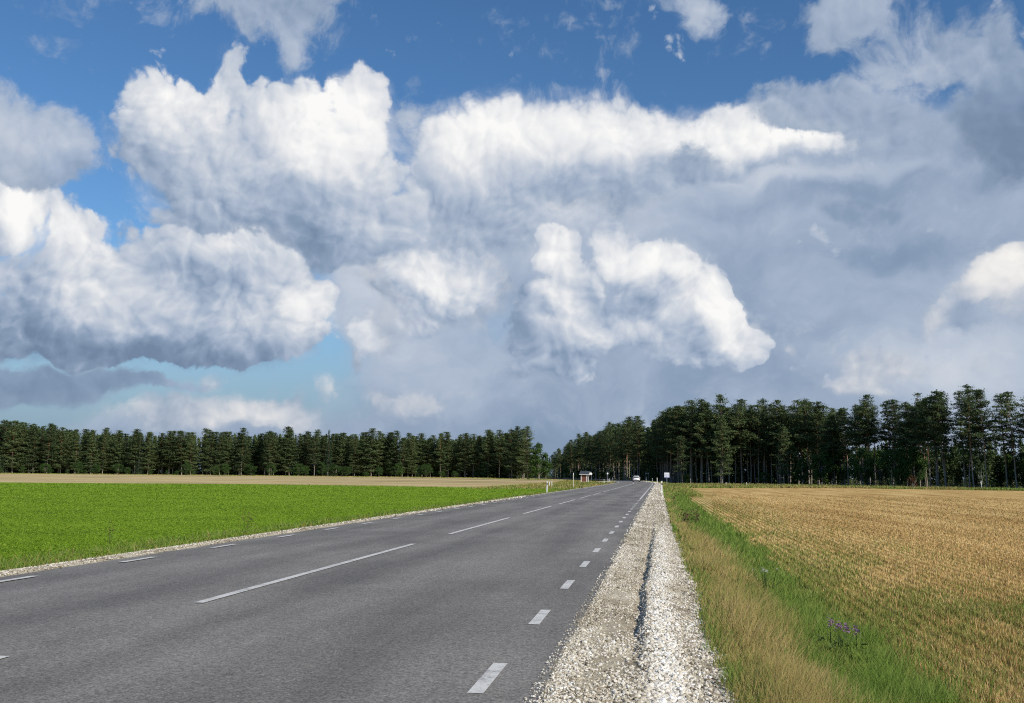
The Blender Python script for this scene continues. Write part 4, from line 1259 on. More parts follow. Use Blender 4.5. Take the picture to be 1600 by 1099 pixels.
# blue and white board beside the right verge
t = thing('information_sign', 'white and blue square sign on a thin pole at the right verge before the wood', 'road sign', (1.22, 160.5, gz(1.22, 160.5) - .05))
bm = bmesh.new(); bm_cyl(bm, (0, 0, 1.2), .035, .035, 2.4, 8)
done(bm, 'pole', M_STEEL, t)
bm = bmesh.new(); bm_box(bm, (0, -.06, 2.02), (.80, .03, .78))
pl = done(bm, 'sign_board', M_BOARD, t, .008)
bm = bmesh.new()
for zz, hh_ in ((1.70, .07), (1.86, .05), (2.02, .06), (2.17, .05)):
    for xx, ww in ((-.25, .17), (-.02, .19), (.22, .17)):
        bm_box(bm, (xx, -.079, zz), (ww, .006, hh_))
done(bm, 'blue_print', M_BLUE, pl)
bm = bmesh.new(); bm_box(bm, (.05, -.06, 1.575), (.62, .028, .07))
done(bm, 'blue_lower_strip', M_BLUE, t)

# bus shelter: brown plank walls, white corner posts and fascia, dark pitched roof, open to the road
bx, by = -21.1, 274.5
t = thing('bus_shelter', 'small brown plank bus shelter with white corner posts and a dark pitched roof', 'bus shelter', (bx, by, gz(bx, by)), R(-4))
bm = bmesh.new(); bm_box(bm, (0, 1.6, .05), (2.1, 3.6, .14))
done(bm, 'floor_slab', M_TRACK, t)
for yy in (.06, 3.14):
    bm = bmesh.new(); bm_box(bm, (-.03, yy, 1.08), (1.36, .05, 1.98))
    done(bm, 'side_wall', M_PLANK, t)
bm = bmesh.new(); bm_box(bm, (-.78, 1.6, 1.08), (.05, 2.9, 1.98))
done(bm, 'back_wall', M_PLANK, t)
for xx in (-.80, .74):
    for yy in (0.05, 3.15):
        bm = bmesh.new(); bm_box(bm, (xx, yy, 1.10), (.20, .16, 2.06))
        done(bm, 'corner_post', M_TIMBERWHITE, t, .01)
for yy in (.05, 3.15):
    bm = bmesh.new()
    bm_box(bm, (1.06, yy, 1.86), (.15, .13, .80), Matrix.Rotation(R(40), 4, 'Y'))
    done(bm, 'eave_brace', M_TIMBERWHITE, t)
for yy in (-.42, 3.62):
    bm = bmesh.new(); bm_box(bm, (.12, yy, 2.20), (2.75, .05, .26))
    done(bm, 'fascia', M_TIMBERWHITE, t)
bm = bmesh.new()
prof = [(-.50, 2.32), (1.6, 3.10), (3.70, 2.32), (3.70, 2.25), (1.6, 3.02), (-.50, 2.25)]
a_ = [bm.verts.new((-1.30, y_, z_)) for y_, z_ in prof]
c_ = [bm.verts.new((1.54, y_, z_)) for y_, z_ in prof]
bm.faces.new(a_); bm.faces.new(c_[::-1])
for q in range(6):
    bm.faces.new((a_[q], c_[q], c_[(q + 1) % 6], a_[(q + 1) % 6]))
done(bm, 'roof', M_ROOF, t)
for xx in (-1.22, 1.46):
    bm = bmesh.new()
    v_ = [bm.verts.new((xx + dx_, y_, z_)) for dx_ in (-.02, .02) for y_, z_ in ((-.40, 2.08), (3.60, 2.08), (3.6, 2.25), (1.6, 3.0), (-.40, 2.25))]
    bm.faces.new(v_[:5][::-1]); bm.faces.new(v_[5:])
    for q in range(5):
        bm.faces.new((v_[q], v_[(q + 1) % 5], v_[5 + (q + 1) % 5], v_[5 + q]))
    done(bm, 'gable', M_TIMBERWHITE, t)
bm = bmesh.new(); bm_box(bm, (-.52, 1.6, .50), (.38, 2.4, .06)); bm_box(bm, (-.52, .6, .29), (.3, .08, .36)); bm_box(bm, (-.52, 2.6, .29), (.3, .08, .36))
done(bm, 'bench', M_PLANK, t)

# white car driving away, seen from behind
cy = 258.0
cx = float(road_shift(cy)) - 3.85
hd = math.atan2(float(road_shift(cy + 2) - road_shift(cy - 2)), 4.0)
t = thing('white_car', 'white estate car driving away along the right lane towards the wood', 'car', (cx, cy, .004), -hd)


def loft(sections):
    """sections: (y, [(half width, z), ...]) from rear to front"""
    bm_ = bmesh.new()
    rings = []
    for y_, pr in sections:
        ring = [bm_.verts.new((w_, y_, z_)) for w_, z_ in pr] + [bm_.verts.new((-w_, y_, z_)) for w_, z_ in pr[::-1]]
        rings.append(ring)
    n_ = len(rings[0])
    for a1, a2 in zip(rings, rings[1:]):
        for q in range(n_):
            bm_.faces.new((a1[q], a1[(q + 1) % n_], a2[(q + 1) % n_], a2[q]))
    bm_.faces.new(rings[0]); bm_.faces.new(rings[-1][::-1])
    return bm_


low = lambda w_, zb_, zt: [(w_ * .93, zb_), (w_, zb_ + .16), (w_ * 1.01, .62), (w_ * .97, zt)]
done(loft([(0, low(.86, .40, .95)), (.06, low(.90, .34, .98)), (.5, low(.91, .28, 1.0)), (2.6, low(.91, .26, .98)), (3.4, low(.90, .26, .92)), (4.2, low(.87, .28, .80)), (4.5, low(.78, .36, .70))]), 'body', M_CARWHITE, t, 0, True)
done(loft([(.10, [(.80, .96), (.78, 1.0), (.70, 1.05)]), (.34, [(.82, .96), (.68, 1.48), (.60, 1.54)]), (.9, [(.83, .96), (.67, 1.55), (.56, 1.60)]),
           (2.0, [(.83, .96), (.67, 1.54), (.56, 1.59)]), (2.5, [(.82, .96), (.66, 1.46), (.56, 1.50)]), (3.25, [(.80, .93), (.72, .96), (.6, .97)])]), 'cabin', M_CARWHITE, t, 0, True)
bm = bmesh.new()
vv = [bm.verts.new(c) for c in ((-.70, .105, 1.07), (.70, .105, 1.07), (.60, .285, 1.42), (-.60, .285, 1.42))]
bm.faces.new(vv)
r_ = bmesh.ops.extrude_face_region(bm, geom=bm.faces[:])
bmesh.ops.translate(bm, vec=(0, -.03, .015), verts=[q for q in r_['geom'] if isinstance(q, bmesh.types.BMVert)])
done(bm, 'rear_window', M_GLASS, t)
for sgn in (-1, 1):
    bm = bmesh.new()
    vv = [bm.verts.new((sgn * w_, y_, z_)) for w_, y_, z_ in ((.83, .50, 1.02), (.83, 2.75, 1.02), (.71, 2.30, 1.44), (.69, .70, 1.48))]
    bm.faces.new(vv if sgn > 0 else vv[::-1])
    r_ = bmesh.ops.extrude_face_region(bm, geom=bm.faces[:])
    bmesh.ops.translate(bm, vec=(sgn * .02, 0, .01), verts=[q for q in r_['geom'] if isinstance(q, bmesh.types.BMVert)])
    done(bm, 'side_window', M_GLASS, t)
    bm = bmesh.new(); bm_box(bm, (sgn * .74, -.005, .84), (.22, .06, .22))
    done(bm, 'tail_lamp', M_TAIL, t, .02)
    bm = bmesh.new(); bm_box(bm, (sgn * 1.0, 2.62, 1.05), (.2, .12, .14))
    done(bm, 'wing_mirror', M_CARWHITE, t, .03)
    for yy in (.85, 3.55):
        bm = bmesh.new(); bm_cyl(bm, (sgn * .80, yy, .32), .32, .32, .22, 24, 'X')
        ty = done(bm, 'wheel', M_TYRE, t, .02)
        bm = bmesh.new(); bm_cyl(bm, (sgn * .905, yy, .32), .21, .19, .02, 16, 'X')
        done(bm, 'rim', M_RIM, ty)
bm = bmesh.new(); bm_box(bm, (0, -.01, .38), (1.62, .10, .20))
done(bm, 'rear_bumper', M_BUMPER, t, .03)
bm = bmesh.new(); bm_box(bm, (0, -.03, .74), (.52, .03, .115))
done(bm, 'number_plate', M_PLATE, t)

# ---------------------------------------------------------------- single plants one can pick out on the verges
M_STALK = leaf_mat('weed_stalk', [(0, (.075, .12, .025)), (.5, (.11, .16, .035)), (1, (.05, .10, .02))], .3)
M_PURPLE = leaf_mat('purple_petals', [(0, (.22, .11, .20)), (.5, (.32, .17, .30)), (1, (.42, .27, .38))], .3)
M_UMBEL = leaf_mat('white_umbels', [(0, (.45, .45, .36)), (1, (.70, .70, .62))], .3)
M_DOCK = leaf_mat('brown_dock', [(0, (.07, .045, .028)), (.5, (.13, .08, .045)), (1, (.19, .12, .06))], .2)


def weed(name, label, cat, x, y, h, heads, head_m, head_r, nleaf=60, group=None, head_name='blossoms', leafsize=.07, per=46, stretch=1.5):
    t_ = thing(name, label, cat, (x, y, gz(x, y) - .02), 0, group)
    sp, lf = Soup(), Soup()
    for q in range(heads):
        a_ = rng.random() * 6.28
        o_ = rng.uniform(.0, .09) if heads > 1 else 0
        top_ = np.array([math.cos(a_) * o_ * 2.2, math.sin(a_) * o_ * 2.2, h * rng.uniform(.84, 1.0)])
        sp.tube([(math.cos(a_) * o_ * .3, math.sin(a_) * o_ * .3, 0), top_ * np.array([.6, .6, .5]), top_], [.006, .005, .003], 4)
        hd_ = Soup()
        hd_.leaves(top_ + rng.normal(0, 1, (per, 3)) * np.array([1, 1, stretch]) * head_r * .5, head_r * rng.uniform(.3, .7, per), .2, .7)
        me_ = hd_.mesh(head_name, head_m)
        link(head_name, me_, t_)
    c_ = rng.normal(0, 1, (nleaf, 3)) * np.array([.09, .09, 0]) + np.stack([0 * np.arange(nleaf), 0 * np.arange(nleaf), rng.uniform(.05, .72, nleaf) * h], 1)
    lf.leaves(c_, leafsize * rng.uniform(.7, 1.4, nleaf), .1, .35)
    link('stem', sp.mesh('stem', M_STALK), t_)
    link('leaves', lf.mesh('leaves', M_STALK if head_m is not M_DOCK else M_DOCK), t_)
    return t_


for (x, y, h, lab) in (
        (1.66, 10.16, 0.45, 'palest purple flower spike, leftmost of the four in the green ditch grass'),
        (1.71, 10.01, 0.47, 'biggest purple flower head, second from the left in the green ditch grass'),
        (1.80, 10.06, 0.43, 'purple flower head third from the left in the green ditch grass'),
        (1.89, 10.08, 0.39, 'small purple flower head at the right end of the four, next to the stubble')):
    weed('purple_flower', lab, 'flower', x, y, h, 1, M_PURPLE, .038, 30, 'purple flowers in the ditch grass')
weed('white_flower', 'white umbel flowers in the green ditch grass near the stubble', 'flower', 1.56, 15.02, .50, 8, M_UMBEL, .028, 40, None, 'blossoms', .05, 12, .4)
weed('dock_plant', 'reddish brown dock plant standing at the green field edge, the nearer to the far lines', 'weed', -11.06, 25.07, 0.55, 4, M_DOCK, 0.06, 16, 'brown dock plants', 'seed_fronds', .07, 22, 3.2)
weed('dock_plant', 'faint brown dock plant at the green field edge near the left of the picture', 'weed', -12.93, 21.50, 0.42, 3, M_DOCK, 0.05, 16, 'brown dock plants', 'seed_fronds', .07, 22, 3.2)
weed('dock_plant', 'dark brown clump of dock on the right verge, left part', 'weed', 0.79, 30.27, 0.42, 6, M_DOCK, 0.09, 30, 'brown dock plants', 'seed_fronds', .10, 24, 2.6)
weed('dock_plant', 'dark brown clump of dock on the right verge, right part', 'weed', 1.16, 32.97, 0.45, 6, M_DOCK, 0.09, 30, 'brown dock plants', 'seed_fronds', .10, 24, 2.6)
weed('dock_plant', 'small dark weed clump far along the right verge', 'weed', 0.79, 55.20, 0.40, 5, M_DOCK, 0.09, 30, 'brown dock plants', 'seed_fronds', .10, 24, 2.6)

# ---------------------------------------------------------------- sky: Nishita air with procedural clouds in front of it
# cloud masses by compass: (azimuth from the road, elevation, half width, half height) in degrees, weight
SKY_AIR = (1.0, 0.3, 2.5)
SKY_SAT = 1.15
SKY_STRENGTH = 0.1
SKY_TINT = (0.86, 1.02, 1.13)
SKY_LOW = (2.35, 3.45, 4.6)
SUN_STRENGTH = 4.8
EXPOSURE = 0.0
LAYERS = [
    dict(soft=0.55, thr=0.16, amp=0.5, max=0.97, rel=0.0, fine=0.08, wisp=0.46, tex='wisp', base=0.41,
         cov=[
             (4.63, 12.08, 24.46, 12.01, 1.1), (16.65, 10.31, 12.0, 13.53, 1.0), (-4.87, 3.92, 23.04, 5.68, 0.9), (9.69, 1.7, 18.7, 4.66, 0.7),
             (-11.15, 16.01, 7.79, 7.79, 0.7), (-20.65, 1.48, 24.74, 2.59, 0.6), (9.5, 17.56, 11.31, 4.56, 0.6), (-14.9, 9.13, 6.85, 7.54, 0.6),
             (-18.56, 10.9, 3.76, 4.86, 0.55), (-27.07, 2.45, 10.22, 2.16, 0.4),
         ],
         tone=[
             (4.7, 15.74, 13.9, 3.63, 0.08), (-10.37, 16.4, 10.11, 5.94, 0.36), (-2.54, 16.01, 11.5, 2.97, 0.16), (-7.62, 16.61, 10.12, 3.34, 0.24),
             (-18.0, 11.29, 3.4, 4.12, 0.18), (5.68, 10.19, 11.87, 6.25, -0.05), (14.62, 15.68, 7.29, 3.78, -0.12), (16.48, 6.68, 7.56, 4.49, 0.18),
             (12.53, 5.59, 5.33, 2.13, 0.1), (8.38, 16.05, 6.81, 1.0, -0.14), (14.47, 12.39, 6.92, 1.19, -0.14), (3.2, 15.45, 4.13, 1.1, -0.12),
             (6.23, 17.46, 5.52, 1.15, 0.2), (11.96, 17.27, 5.87, 0.9, 0.22), (16.67, 10.65, 4.76, 1.72, 0.12), (8.24, 11.55, 6.04, 1.6, 0.08),
             (9.9, 8.2, 6.92, 1.45, -0.08), (-5.63, 1.64, 13.4, 3.39, -0.2), (0.79, 4.68, 15.3, 3.38, -0.07), (-15.66, 9.11, 8.33, 7.53, 0.14),
             (18.24, 4.38, 6.08, 3.39, 0.06), (9.07, 3.87, 6.91, 2.54, -0.04), (-30.39, 1.66, 13.01, 1.41, -0.1),
         ]),
    dict(soft=0.5, thr=0.3, amp=0.75, max=1.0, rel=0.6, fine=0.08, wisp=0.3, form=0.1, veil=0.6, tex='puff', base=0.5, softb=[(880, 330, 420, 110, 0.5), (1250, 260, 200, 30, 0.1)],
         cov=[
             (-10.41, 19.17, 5.52, 4.02, 0.9), (-4.88, 19.91, 7.07, 3.63, 1.1), (0.59, 19.39, 6.15, 2.88, 1.0), (5.53, 19.29, 4.83, 2.13, 1.0),
             (7.93, 19.32, 3.64, 1.89, 0.9), (10.6, 18.45, 2.12, 1.04, 0.35), (-12.76, 18.19, 3.14, 3.3, 0.6), (-5.66, 16.79, 11.61, 4.45, 0.7),
             (-11.92, 14.87, 6.22, 4.49, 0.5),
         ],
         tone=[
             (-4.88, 20.81, 12.84, 3.42, 0.52), (-11.21, 19.33, 5.52, 4.01, 0.42), (5.17, 19.67, 6.71, 2.12, 0.48), (9.56, 19.14, 5.0, 1.39, 0.55),
             (-4.88, 16.04, 13.07, 3.35, -0.02),
         ]),
    dict(soft=0.3, thr=0.33, amp=0.95, max=1.0, rel=0.7, fine=0.1, wisp=0.36, form=0.16, veil=0.55, tex='puff', base=0.56, softb=[(480, 390, 320, 110, 0.55), (650, 230, 60, 90, 0.3)],
         cov=[
             (-29.56, 20.02, 2.92, 2.24, 0.75), (-31.16, 17.89, 2.5, 1.91, 0.55), (-25.52, 22.3, 1.17, 1.91, 0.62), (-25.28, 20.42, 2.92, 2.08, 0.35),
             (-16.75, 20.75, 2.34, 2.86, 0.5), (-25.0, 18.51, 6.54, 4.22, 0.75), (-21.76, 21.11, 2.64, 2.1, 0.5), (-19.43, 20.05, 4.97, 3.57, 0.8),
             (-17.56, 21.95, 2.18, 1.91, 0.6), (-27.92, 19.08, 3.18, 2.42, 0.45), (-22.66, 15.48, 8.82, 4.35, 0.75), (-20.71, 13.4, 8.17, 3.32, 0.7),
             (-26.68, 15.86, 4.26, 3.55, 0.45), (-18.16, 16.5, 4.58, 4.4, 0.6),
         ],
         tone=[
             (-19.79, 19.31, 5.71, 3.58, 0.55), (-18.34, 21.9, 4.64, 2.82, 0.38), (-29.11, 21.17, 4.2, 3.03, 0.28), (-24.34, 19.99, 8.06, 3.84, 0.15),
             (-21.47, 13.73, 10.68, 4.04, -0.2), (-30.3, 17.75, 3.42, 2.4, -0.1), (-18.81, 12.94, 7.15, 2.23, -0.16), (-26.79, 17.98, 2.5, 2.1, -0.08),
         ]),
    dict(soft=0.4, thr=0.34, amp=1.0, max=0.86, rel=0.6, form=0.2, veil=0.6, fine=0.08, wisp=0.3, tex='rag', base=0.46, tint=(1.0, 0.975, 0.945), softb=[(300, 660, 420, 50, 0.4), (680, 500, 220, 50, 0.5)],
         cov=[
             (-13.8, 11.81, 5.01, 2.87, 0.95), (-16.48, 11.35, 3.05, 2.11, 0.7), (-9.92, 11.51, 4.27, 2.51, 0.75), (-16.96, 7.94, 2.64, 2.12, 0.8),
             (-18.16, 6.47, 1.12, 0.98, 0.7), (-20.04, 4.91, 2.21, 1.27, 0.6), (-14.91, 9.51, 2.68, 1.52, 0.65), (-14.41, 4.2, 4.53, 2.12, 0.62),
             (-10.86, 9.21, 3.47, 1.75, 0.45), (-10.99, 5.01, 2.29, 1.52, 0.4), (19.35, 11.11, 2.73, 1.88, 0.8), (17.93, 10.55, 2.18, 1.5, 0.6),
             (16.65, 10.14, 1.59, 1.17, 0.55), (19.39, 9.08, 1.81, 1.35, 0.6), (15.38, 9.11, 1.42, 1.53, 0.75), (14.94, 7.98, 1.3, 0.7, 0.4),
             (13.22, 6.0, 4.3, 1.42, 0.7), (11.49, 4.48, 3.37, 1.22, 0.7), (8.11, 6.8, 1.13, 0.95, 0.6), (18.0, 5.76, 1.23, 1.36, 0.5),
             (-26.77, 3.36, 10.27, 1.66, 0.8), (-22.52, 3.11, 3.95, 1.25, 0.65), (-26.17, 5.2, 2.79, 1.09, 0.6), (-33.88, 6.07, 3.78, 0.83, 0.45),
         ],
         tone=[
             (-13.43, 12.2, 5.02, 2.64, 0.45), (-17.23, 8.12, 2.26, 1.89, 0.5), (-19.86, 5.03, 1.47, 1.12, 0.45), (-14.91, 9.58, 2.68, 1.33, 0.3),
             (-14.4, 3.82, 4.53, 1.89, 0.14), (18.87, 10.82, 3.98, 2.36, 0.5), (15.47, 9.0, 1.93, 2.09, 0.4), (13.22, 6.11, 3.97, 1.42, 0.12),
             (11.49, 4.55, 3.37, 1.07, 0.3), (-26.76, 3.18, 10.27, 2.17, 0.06), (-23.23, 2.9, 4.28, 1.25, 0.2), (-17.99, 10.92, 1.51, 1.5, 0.3),
         ]),
    dict(soft=0.27, thr=0.33, amp=0.95, max=1.0, rel=0.82, fine=0.1, wisp=0.34, form=0.24, veil=0.6, tex='puff', base=0.48, softb=[(280, 570, 420, 70, 0.45)],
         cov=[
             (-37.12, 14.8, 2.56, 3.63, 1.1), (-35.69, 12.11, 3.72, 3.38, 1.0), (-32.91, 11.02, 2.91, 2.77, 0.9), (-34.97, 8.42, 6.21, 3.08, 1.1),
             (-30.79, 8.73, 5.64, 3.18, 0.9), (-26.26, 10.85, 5.64, 3.44, 0.9), (-27.36, 8.23, 7.6, 2.39, 1.0), (-23.13, 9.19, 4.71, 3.69, 0.9),
             (-20.91, 8.74, 2.58, 2.24, 0.5), (-27.59, 12.74, 2.1, 1.79, 0.5), (-25.11, 13.11, 2.87, 1.81, 0.5), (-24.82, 6.72, 5.31, 1.1, 0.5),
             (-6.36, 14.03, 1.48, 1.51, 1.0), (-5.26, 13.65, 1.25, 1.43, 0.9), (-6.19, 11.99, 2.02, 1.97, 0.9), (-4.56, 11.15, 1.7, 1.9, 0.8),
             (-6.81, 10.01, 2.09, 2.06, 0.8), (-4.8, 9.06, 2.46, 2.13, 1.0), (-6.49, 7.42, 2.92, 1.98, 0.9), (-3.91, 7.54, 1.53, 1.75, 0.7),
             (-8.15, 8.86, 1.93, 1.91, 0.5), (-6.02, 5.89, 5.73, 0.99, 0.6), (-2.96, 8.48, 1.91, 1.52, 0.5), (-2.74, 13.21, 1.24, 1.28, 0.7),
             (-1.32, 12.7, 2.07, 2.03, 0.8), (0.43, 12.58, 1.82, 1.72, 0.8), (2.24, 11.79, 2.18, 1.94, 0.9), (3.64, 10.81, 1.85, 1.93, 0.9),
             (4.27, 9.31, 1.76, 2.16, 0.9), (2.53, 9.16, 3.35, 2.32, 1.0), (-1.5, 8.85, 2.05, 1.67, 0.9), (0.23, 7.92, 2.48, 1.89, 1.0),
             (2.38, 6.99, 3.19, 1.42, 0.9), (4.59, 6.88, 1.9, 1.41, 0.9), (5.84, 7.74, 1.16, 1.63, 1.1), (-14.01, 12.37, 2.7, 1.74, 0.9),
             (-12.64, 11.46, 3.09, 2.27, 0.8), (-15.73, 11.75, 2.3, 1.66, 0.6), (-10.31, 11.5, 3.49, 1.75, 0.6), (-17.23, 8.08, 1.51, 1.36, 0.75),
             (-14.52, 9.52, 1.91, 1.14, 0.6), (-1.03, 11.11, 3.2, 2.64, 0.75), (0.86, 10.32, 2.64, 2.25, 0.6),
         ],
         tone=[
             (-36.98, 14.98, 2.75, 2.97, 0.48), (-35.63, 13.48, 3.43, 2.69, 0.32), (-32.69, 12.79, 3.59, 1.73, 0.25), (-26.43, 10.65, 6.33, 2.9, -0.22),
             (-29.91, 10.94, 2.7, 2.13, 0.28), (-20.56, 9.31, 3.33, 2.24, 0.36), (-25.5, 13.63, 3.58, 1.44, 0.22), (-34.57, 7.07, 8.1, 2.06, -0.18),
             (-27.26, 6.24, 9.95, 1.66, -0.2), (-30.23, 7.7, 3.0, 1.07, 0.22), (-22.7, 7.55, 4.71, 1.85, -0.1), (-5.65, 13.8, 3.89, 3.39, 0.24),
             (-5.26, 9.82, 4.62, 4.18, 0.18), (-6.02, 6.2, 5.73, 1.33, 0.08), (-8.54, 9.62, 2.71, 3.05, -0.14), (2.76, 11.77, 5.59, 4.09, 0.18),
             (3.82, 8.76, 5.51, 3.35, 0.22), (-0.67, 8.84, 4.16, 2.64, 0.18), (-13.8, 11.81, 5.01, 2.64, 0.2), (-17.34, 8.0, 2.26, 1.89, 0.3),
             (-0.46, 10.8, 3.42, 1.73, -0.12), (-14.52, 9.52, 3.44, 2.28, 0.22), (-2.55, 12.27, 2.31, 2.64, 0.12), (-1.02, 12.62, 3.82, 2.63, 0.18),
             (-3.72, 9.25, 1.15, 2.28, -0.12),
         ]),
    dict(soft=0.4, thr=0.28, amp=1.05, max=0.93, rel=0.35, fine=0.1, wisp=0.3, tex='rag', base=0.37, softb=[(1500, 300, 260, 160, 0.3)],
         cov=[
             (-24.66, 26.44, 7.44, 2.95, 1.0), (-21.88, 23.88, 2.28, 2.05, 0.7), (-37.18, 17.77, 5.51, 3.4, 1.0), (-34.11, 17.08, 2.71, 2.88, 0.8),
             (-35.76, 15.49, 3.75, 1.67, 0.5), (11.6, 25.82, 6.03, 3.23, 1.0), (2.84, 26.58, 2.32, 2.54, 0.8), (13.9, 22.22, 5.45, 2.97, 0.62),
             (18.3, 23.48, 4.79, 3.15, 0.55), (7.07, 21.11, 4.05, 2.43, 0.62), (9.95, 20.14, 4.64, 1.72, 0.8), (13.76, 19.21, 5.08, 2.37, 0.7),
             (19.75, 18.39, 4.61, 4.85, 1.4), (20.07, 21.25, 2.46, 2.84, 0.6), (2.3, 18.23, 2.51, 2.53, 0.85), (9.41, 20.02, 2.87, 0.9, 0.7),
             (11.53, 14.99, 3.63, 1.2, 0.75), (16.6, 9.1, 2.41, 1.73, 0.7), (-34.28, 4.94, 6.54, 1.72, 1.1), (-28.9, 4.91, 3.04, 1.0, 0.6),
             (-14.78, 20.67, 1.73, 2.73, 0.7), (-30.5, 12.48, 1.68, 1.76, 0.5), (14.9, 14.62, 6.26, 2.41, 0.35), (-26.15, 4.84, 2.09, 0.73, 0.5),
             (0.31, 27.24, 2.37, 1.0, 0.4), (-2.47, 27.37, 2.4, 0.8, 0.4), (9.72, 23.74, 2.53, 1.67, 0.42), (7.7, 17.64, 2.54, 0.92, 0.5),
             (5.83, 16.4, 2.21, 0.87, 0.45), (15.36, 17.31, 2.97, 1.35, 0.5), (9.7, 12.73, 3.16, 0.86, 0.35),
         ],
         tone=[
             (-36.57, 18.03, 5.89, 3.9, 0.22), (-34.28, 17.22, 2.57, 2.67, 0.1), (11.59, 25.49, 6.02, 2.59, 0.12), (-24.64, 26.11, 7.43, 2.3, 0.03),
             (-21.9, 24.22, 2.28, 2.04, 0.15), (19.41, 17.95, 5.25, 4.88, -0.4), (-34.12, 4.95, 6.56, 1.72, -0.28), (2.3, 18.23, 2.28, 2.17, -0.04),
             (2.84, 26.41, 2.32, 2.01, 0.15), (13.9, 22.22, 4.77, 2.47, 0.12), (-14.78, 20.67, 1.57, 2.52, 0.25), (11.53, 14.99, 3.46, 1.23, -0.12),
         ]),
]


world = bpy.data.worlds.new('World')
scene.world = world
world.use_nodes = True
wt = world.node_tree
wt.nodes.clear()
g = G(wt)
sky = g.new('ShaderNodeTexSky', sky_type='NISHITA', sun_disc=False)
sky.sun_elevation = R(SUN_EL)
sky.sun_rotation = R(SUN_AZ)
sky.air_density, sky.dust_density, sky.ozone_density = SKY_AIR
tc = g.new('ShaderNodeTexCoord')
sep = g.new('ShaderNodeSeparateXYZ')
g.put(sep.inputs[0], tc.outputs['Generated'])
az = g.m('ARCTAN2', sep.outputs[0], sep.outputs[1])
el = g.m('ARCSINE', sep.outputs[2])
cmb = g.new('ShaderNodeCombineXYZ')
g.put(cmb.inputs[0], g.m('MULTIPLY', az, 1.5))
g.put(cmb.inputs[1], g.m('MULTIPLY', el, 1.5))
P = cmb.outputs[0]
KD = math.pi / 180 * 1.5


def warp(p, scale, amp, detail, off):
    c = g.noise(g.v('ADD', p, off), scale, detail, .55, '2D', 1)
    return g.v('MULTIPLY_ADD', g.v('SUBTRACT', c, (.5, .5, .5)), (amp, amp, 0), p)


def blobs(p, rows, acc=0.0, hard=False):
    for (a, e, ra, re, w) in rows:
        s = (1 / (ra * KD), 1 / (re * KD), 0)
        q = g.v('MULTIPLY_ADD', p, s, (-a * KD * s[0], -e * KD * s[1], 0))
        f = g.m('SUBTRACT', 1.0, g.v('DOT_PRODUCT', q, q), clamp=True)
        acc = g.m('MULTIPLY_ADD', f if hard else g.m('MULTIPLY', f, f), w, acc)
    return acc


def heaps(p):
    """rounded cauliflower heaps with creases between, about 0..1"""
    h = 0.0
    for sc, a in ((8.0, .44), (18.0, .28), (40.0, .18), (88.0, .10)):
        d = g.voro(g.v('ADD', p, (sc * .37, sc * .11, 0)), sc, 0, .5, '2D', 'SMOOTH_F1', .10)
        h = g.m('MULTIPLY_ADD', g.m('MULTIPLY', d, d), -a * 1.4, h)
    return g.m('ADD', h, .92)


W1 = warp(P, 5.0, .09, 2.0, (3.1, 1.7, 0))
W2 = warp(W1, 26.0, .026, 5.0, (7.7, 2.9, 0))
W3 = warp(warp(P, 5.0, .075, 2.0, (5.5, 1.2, 0)), 40.0, .009, 3.0, (1.1, 5.9, 0))
H0 = heaps(W3)
relief = g.m('SUBTRACT', H0, heaps(g.v('ADD', W3, (.011, .010, 0))))      # sunward slope of the heaps
curl = g.noise(W2, 9.0, 10.0, .66, '2D')
N0 = g.m('MULTIPLY_ADD', H0, 1.25, g.m('MULTIPLY_ADD', curl, 1.45, -1.02))
SUNWARD = (.055, .050, 0)
wisp = g.noise(g.v('MULTIPLY', W2, (1, 1.5, 1)), 5.5, 9.0, .60, '2D')
fine = g.noise(W2, 30.0, 6.0, .6, '2D')
rag = g.m('MULTIPLY_ADD', fine, .55, g.m('MULTIPLY', g.noise(W1, 8.0, 9.0, .64, '2D'), .85))

bg = g.new('ShaderNodeBackground')
hs = g.new('ShaderNodeHueSaturation')
g.put(hs.inputs['Color'], sky.outputs[0])
hs.inputs['Saturation'].default_value = SKY_SAT
air = g.rng(el, R(0), R(13), 0.0, 1.0, True)           # pale blue air low over the land
g.put(bg.inputs[0], g.mix(air, SKY_LOW, g.mix(1.0, hs.outputs[0], SKY_TINT, 'MULTIPLY')))
bg.inputs[1].default_value = SKY_STRENGTH
shader = bg.outputs[0]

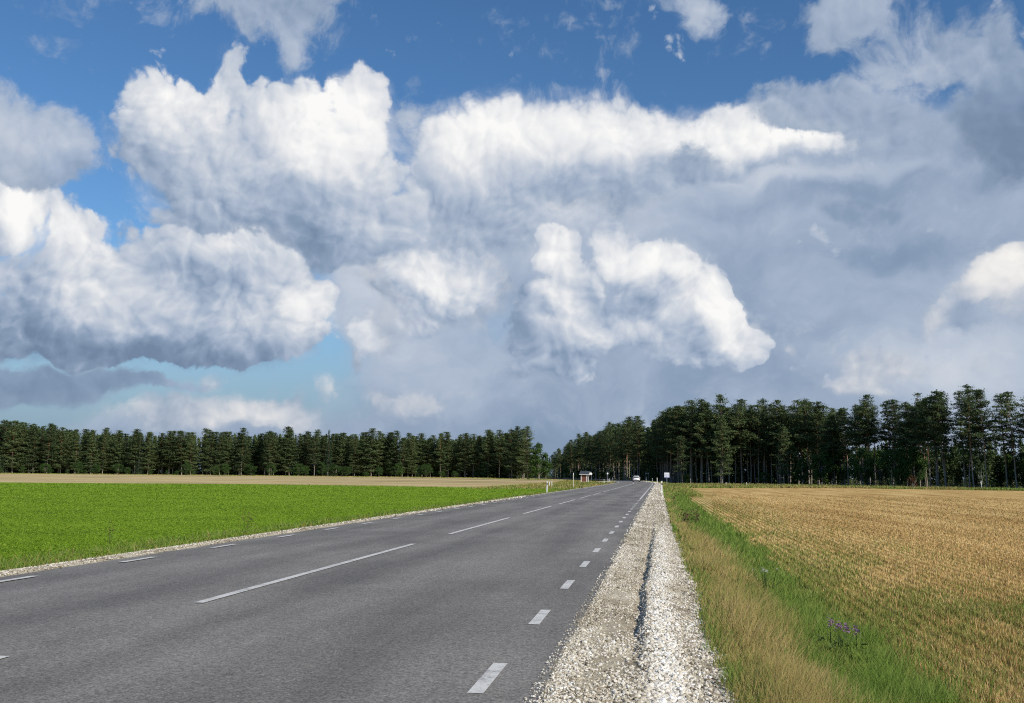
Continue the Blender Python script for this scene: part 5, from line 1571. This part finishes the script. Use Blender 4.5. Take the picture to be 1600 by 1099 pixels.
RAMP = [(0.0, (.17, .24, .36)), (.2, (.25, .335, .47)), (.4, (.41, .485, .61)), (.6, (.60, .645, .72)), (.78, (.78, .795, .82)), (1.0, (.96, .955, .94))]
for L in LAYERS:
    cov = blobs(W2, L['cov'], 0.0, L['tex'] == 'puff')
    tone = blobs(W2, L['tone'], L['base'])
    tex = {'wisp': wisp, 'puff': N0, 'rag': rag}[L['tex']]
    soft = blobs(P, L['softb'], g.m('MULTIPLY_ADD', g.m('SUBTRACT', wisp, .45), .5, L['soft'], clamp=True)) if L.get('softb') else L['soft']
    D = g.m('ADD', cov, g.m('MULTIPLY_ADD', tex, L['amp'], -(.70 if L['tex'] == 'rag' else .5) * L['amp'] - L['thr']))
    al = g.rng(D, 0.0, soft, 0.0, L['max'], True)
    if L.get('veil'):                                   # thin torn cloud hanging round the heaps
        vl = g.rng(g.m('MULTIPLY_ADD', g.m('SUBTRACT', rag, .68), 1.6, cov), .10, 1.15, 0.0, 1.0, True)
        al = g.m('MULTIPLY_ADD', g.m('SUBTRACT', 1.0, al), g.m('MULTIPLY', vl, L['veil']), al)
    t = g.m('MULTIPLY_ADD', relief, L['rel'], tone)
    if L.get('form'):                                   # the big heaps are lit on the sunward side, shaded on the other
        t = g.m('MULTIPLY_ADD', g.m('MAXIMUM', g.m('SUBTRACT', cov, blobs(g.v('ADD', W2, SUNWARD), L['cov'], 0.0, True)), -.75), L['form'], t)
    t = g.m('MULTIPLY_ADD', g.m('SUBTRACT', fine, .5), L['fine'], t)
    t = g.m('MULTIPLY_ADD', g.m('SUBTRACT', wisp, .5), L['wisp'], t)
    col = g.ramp(g.m('MULTIPLY', t, .8), RAMP)
    if L.get('tint'):
        col = g.mix(1.0, col, L['tint'], 'MULTIPLY')
    b2 = g.new('ShaderNodeBackground')
    g.put(b2.inputs[0], col)
    b2.inputs[1].default_value = 1.0
    ms = g.new('ShaderNodeMixShader')
    g.put(ms.inputs[0], al)
    g.put(ms.inputs[1], shader)
    g.put(ms.inputs[2], b2.outputs[0])
    shader = ms.outputs[0]
out = g.new('ShaderNodeOutputWorld')
g.put(out.inputs[0], shader)
world.cycles.sampling_method = 'NONE'

# ---------------------------------------------------------------- sun and camera
sl = bpy.data.lights.new('sun', 'SUN')
sl.energy = SUN_STRENGTH
sl.angle = R(.53)
sl.color = (1.0, .93, .82)
so = bpy.data.objects.new('sun', sl)
C.objects.link(so)
so.location = (60, -20, 60)
so.rotation_euler = (R(90 - SUN_EL), 0, R(180 - SUN_AZ))

from mathutils import Matrix
cam = bpy.data.cameras.new('camera')
co = bpy.data.objects.new('camera', cam)
C.objects.link(co)
cam.sensor_width = 36.0
cam.lens = 36.0 * 1500 / 1600
cam.clip_start = .1
cam.clip_end = 9000
co.matrix_world = (Matrix.Translation((0, 0, 1.45)) @ Matrix.Rotation(R(8.717), 4, 'Z') @ Matrix.Rotation(R(90 + 7.347), 4, 'X')
                   @ Matrix.Rotation(.009, 4, 'Z'))
scene.camera = co
vs = scene.view_settings
vs.view_transform = 'Standard'
vs.look = 'None'
vs.exposure = EXPOSURE
vs.gamma = 1.0
vs.use_curve_mapping = False
scene.cycles.use_denoising = False
scene.cycles.filter_width = 1.15
scene.cycles.max_bounces = 6
scene.cycles.diffuse_bounces = 3
scene.cycles.transparent_max_bounces = 8
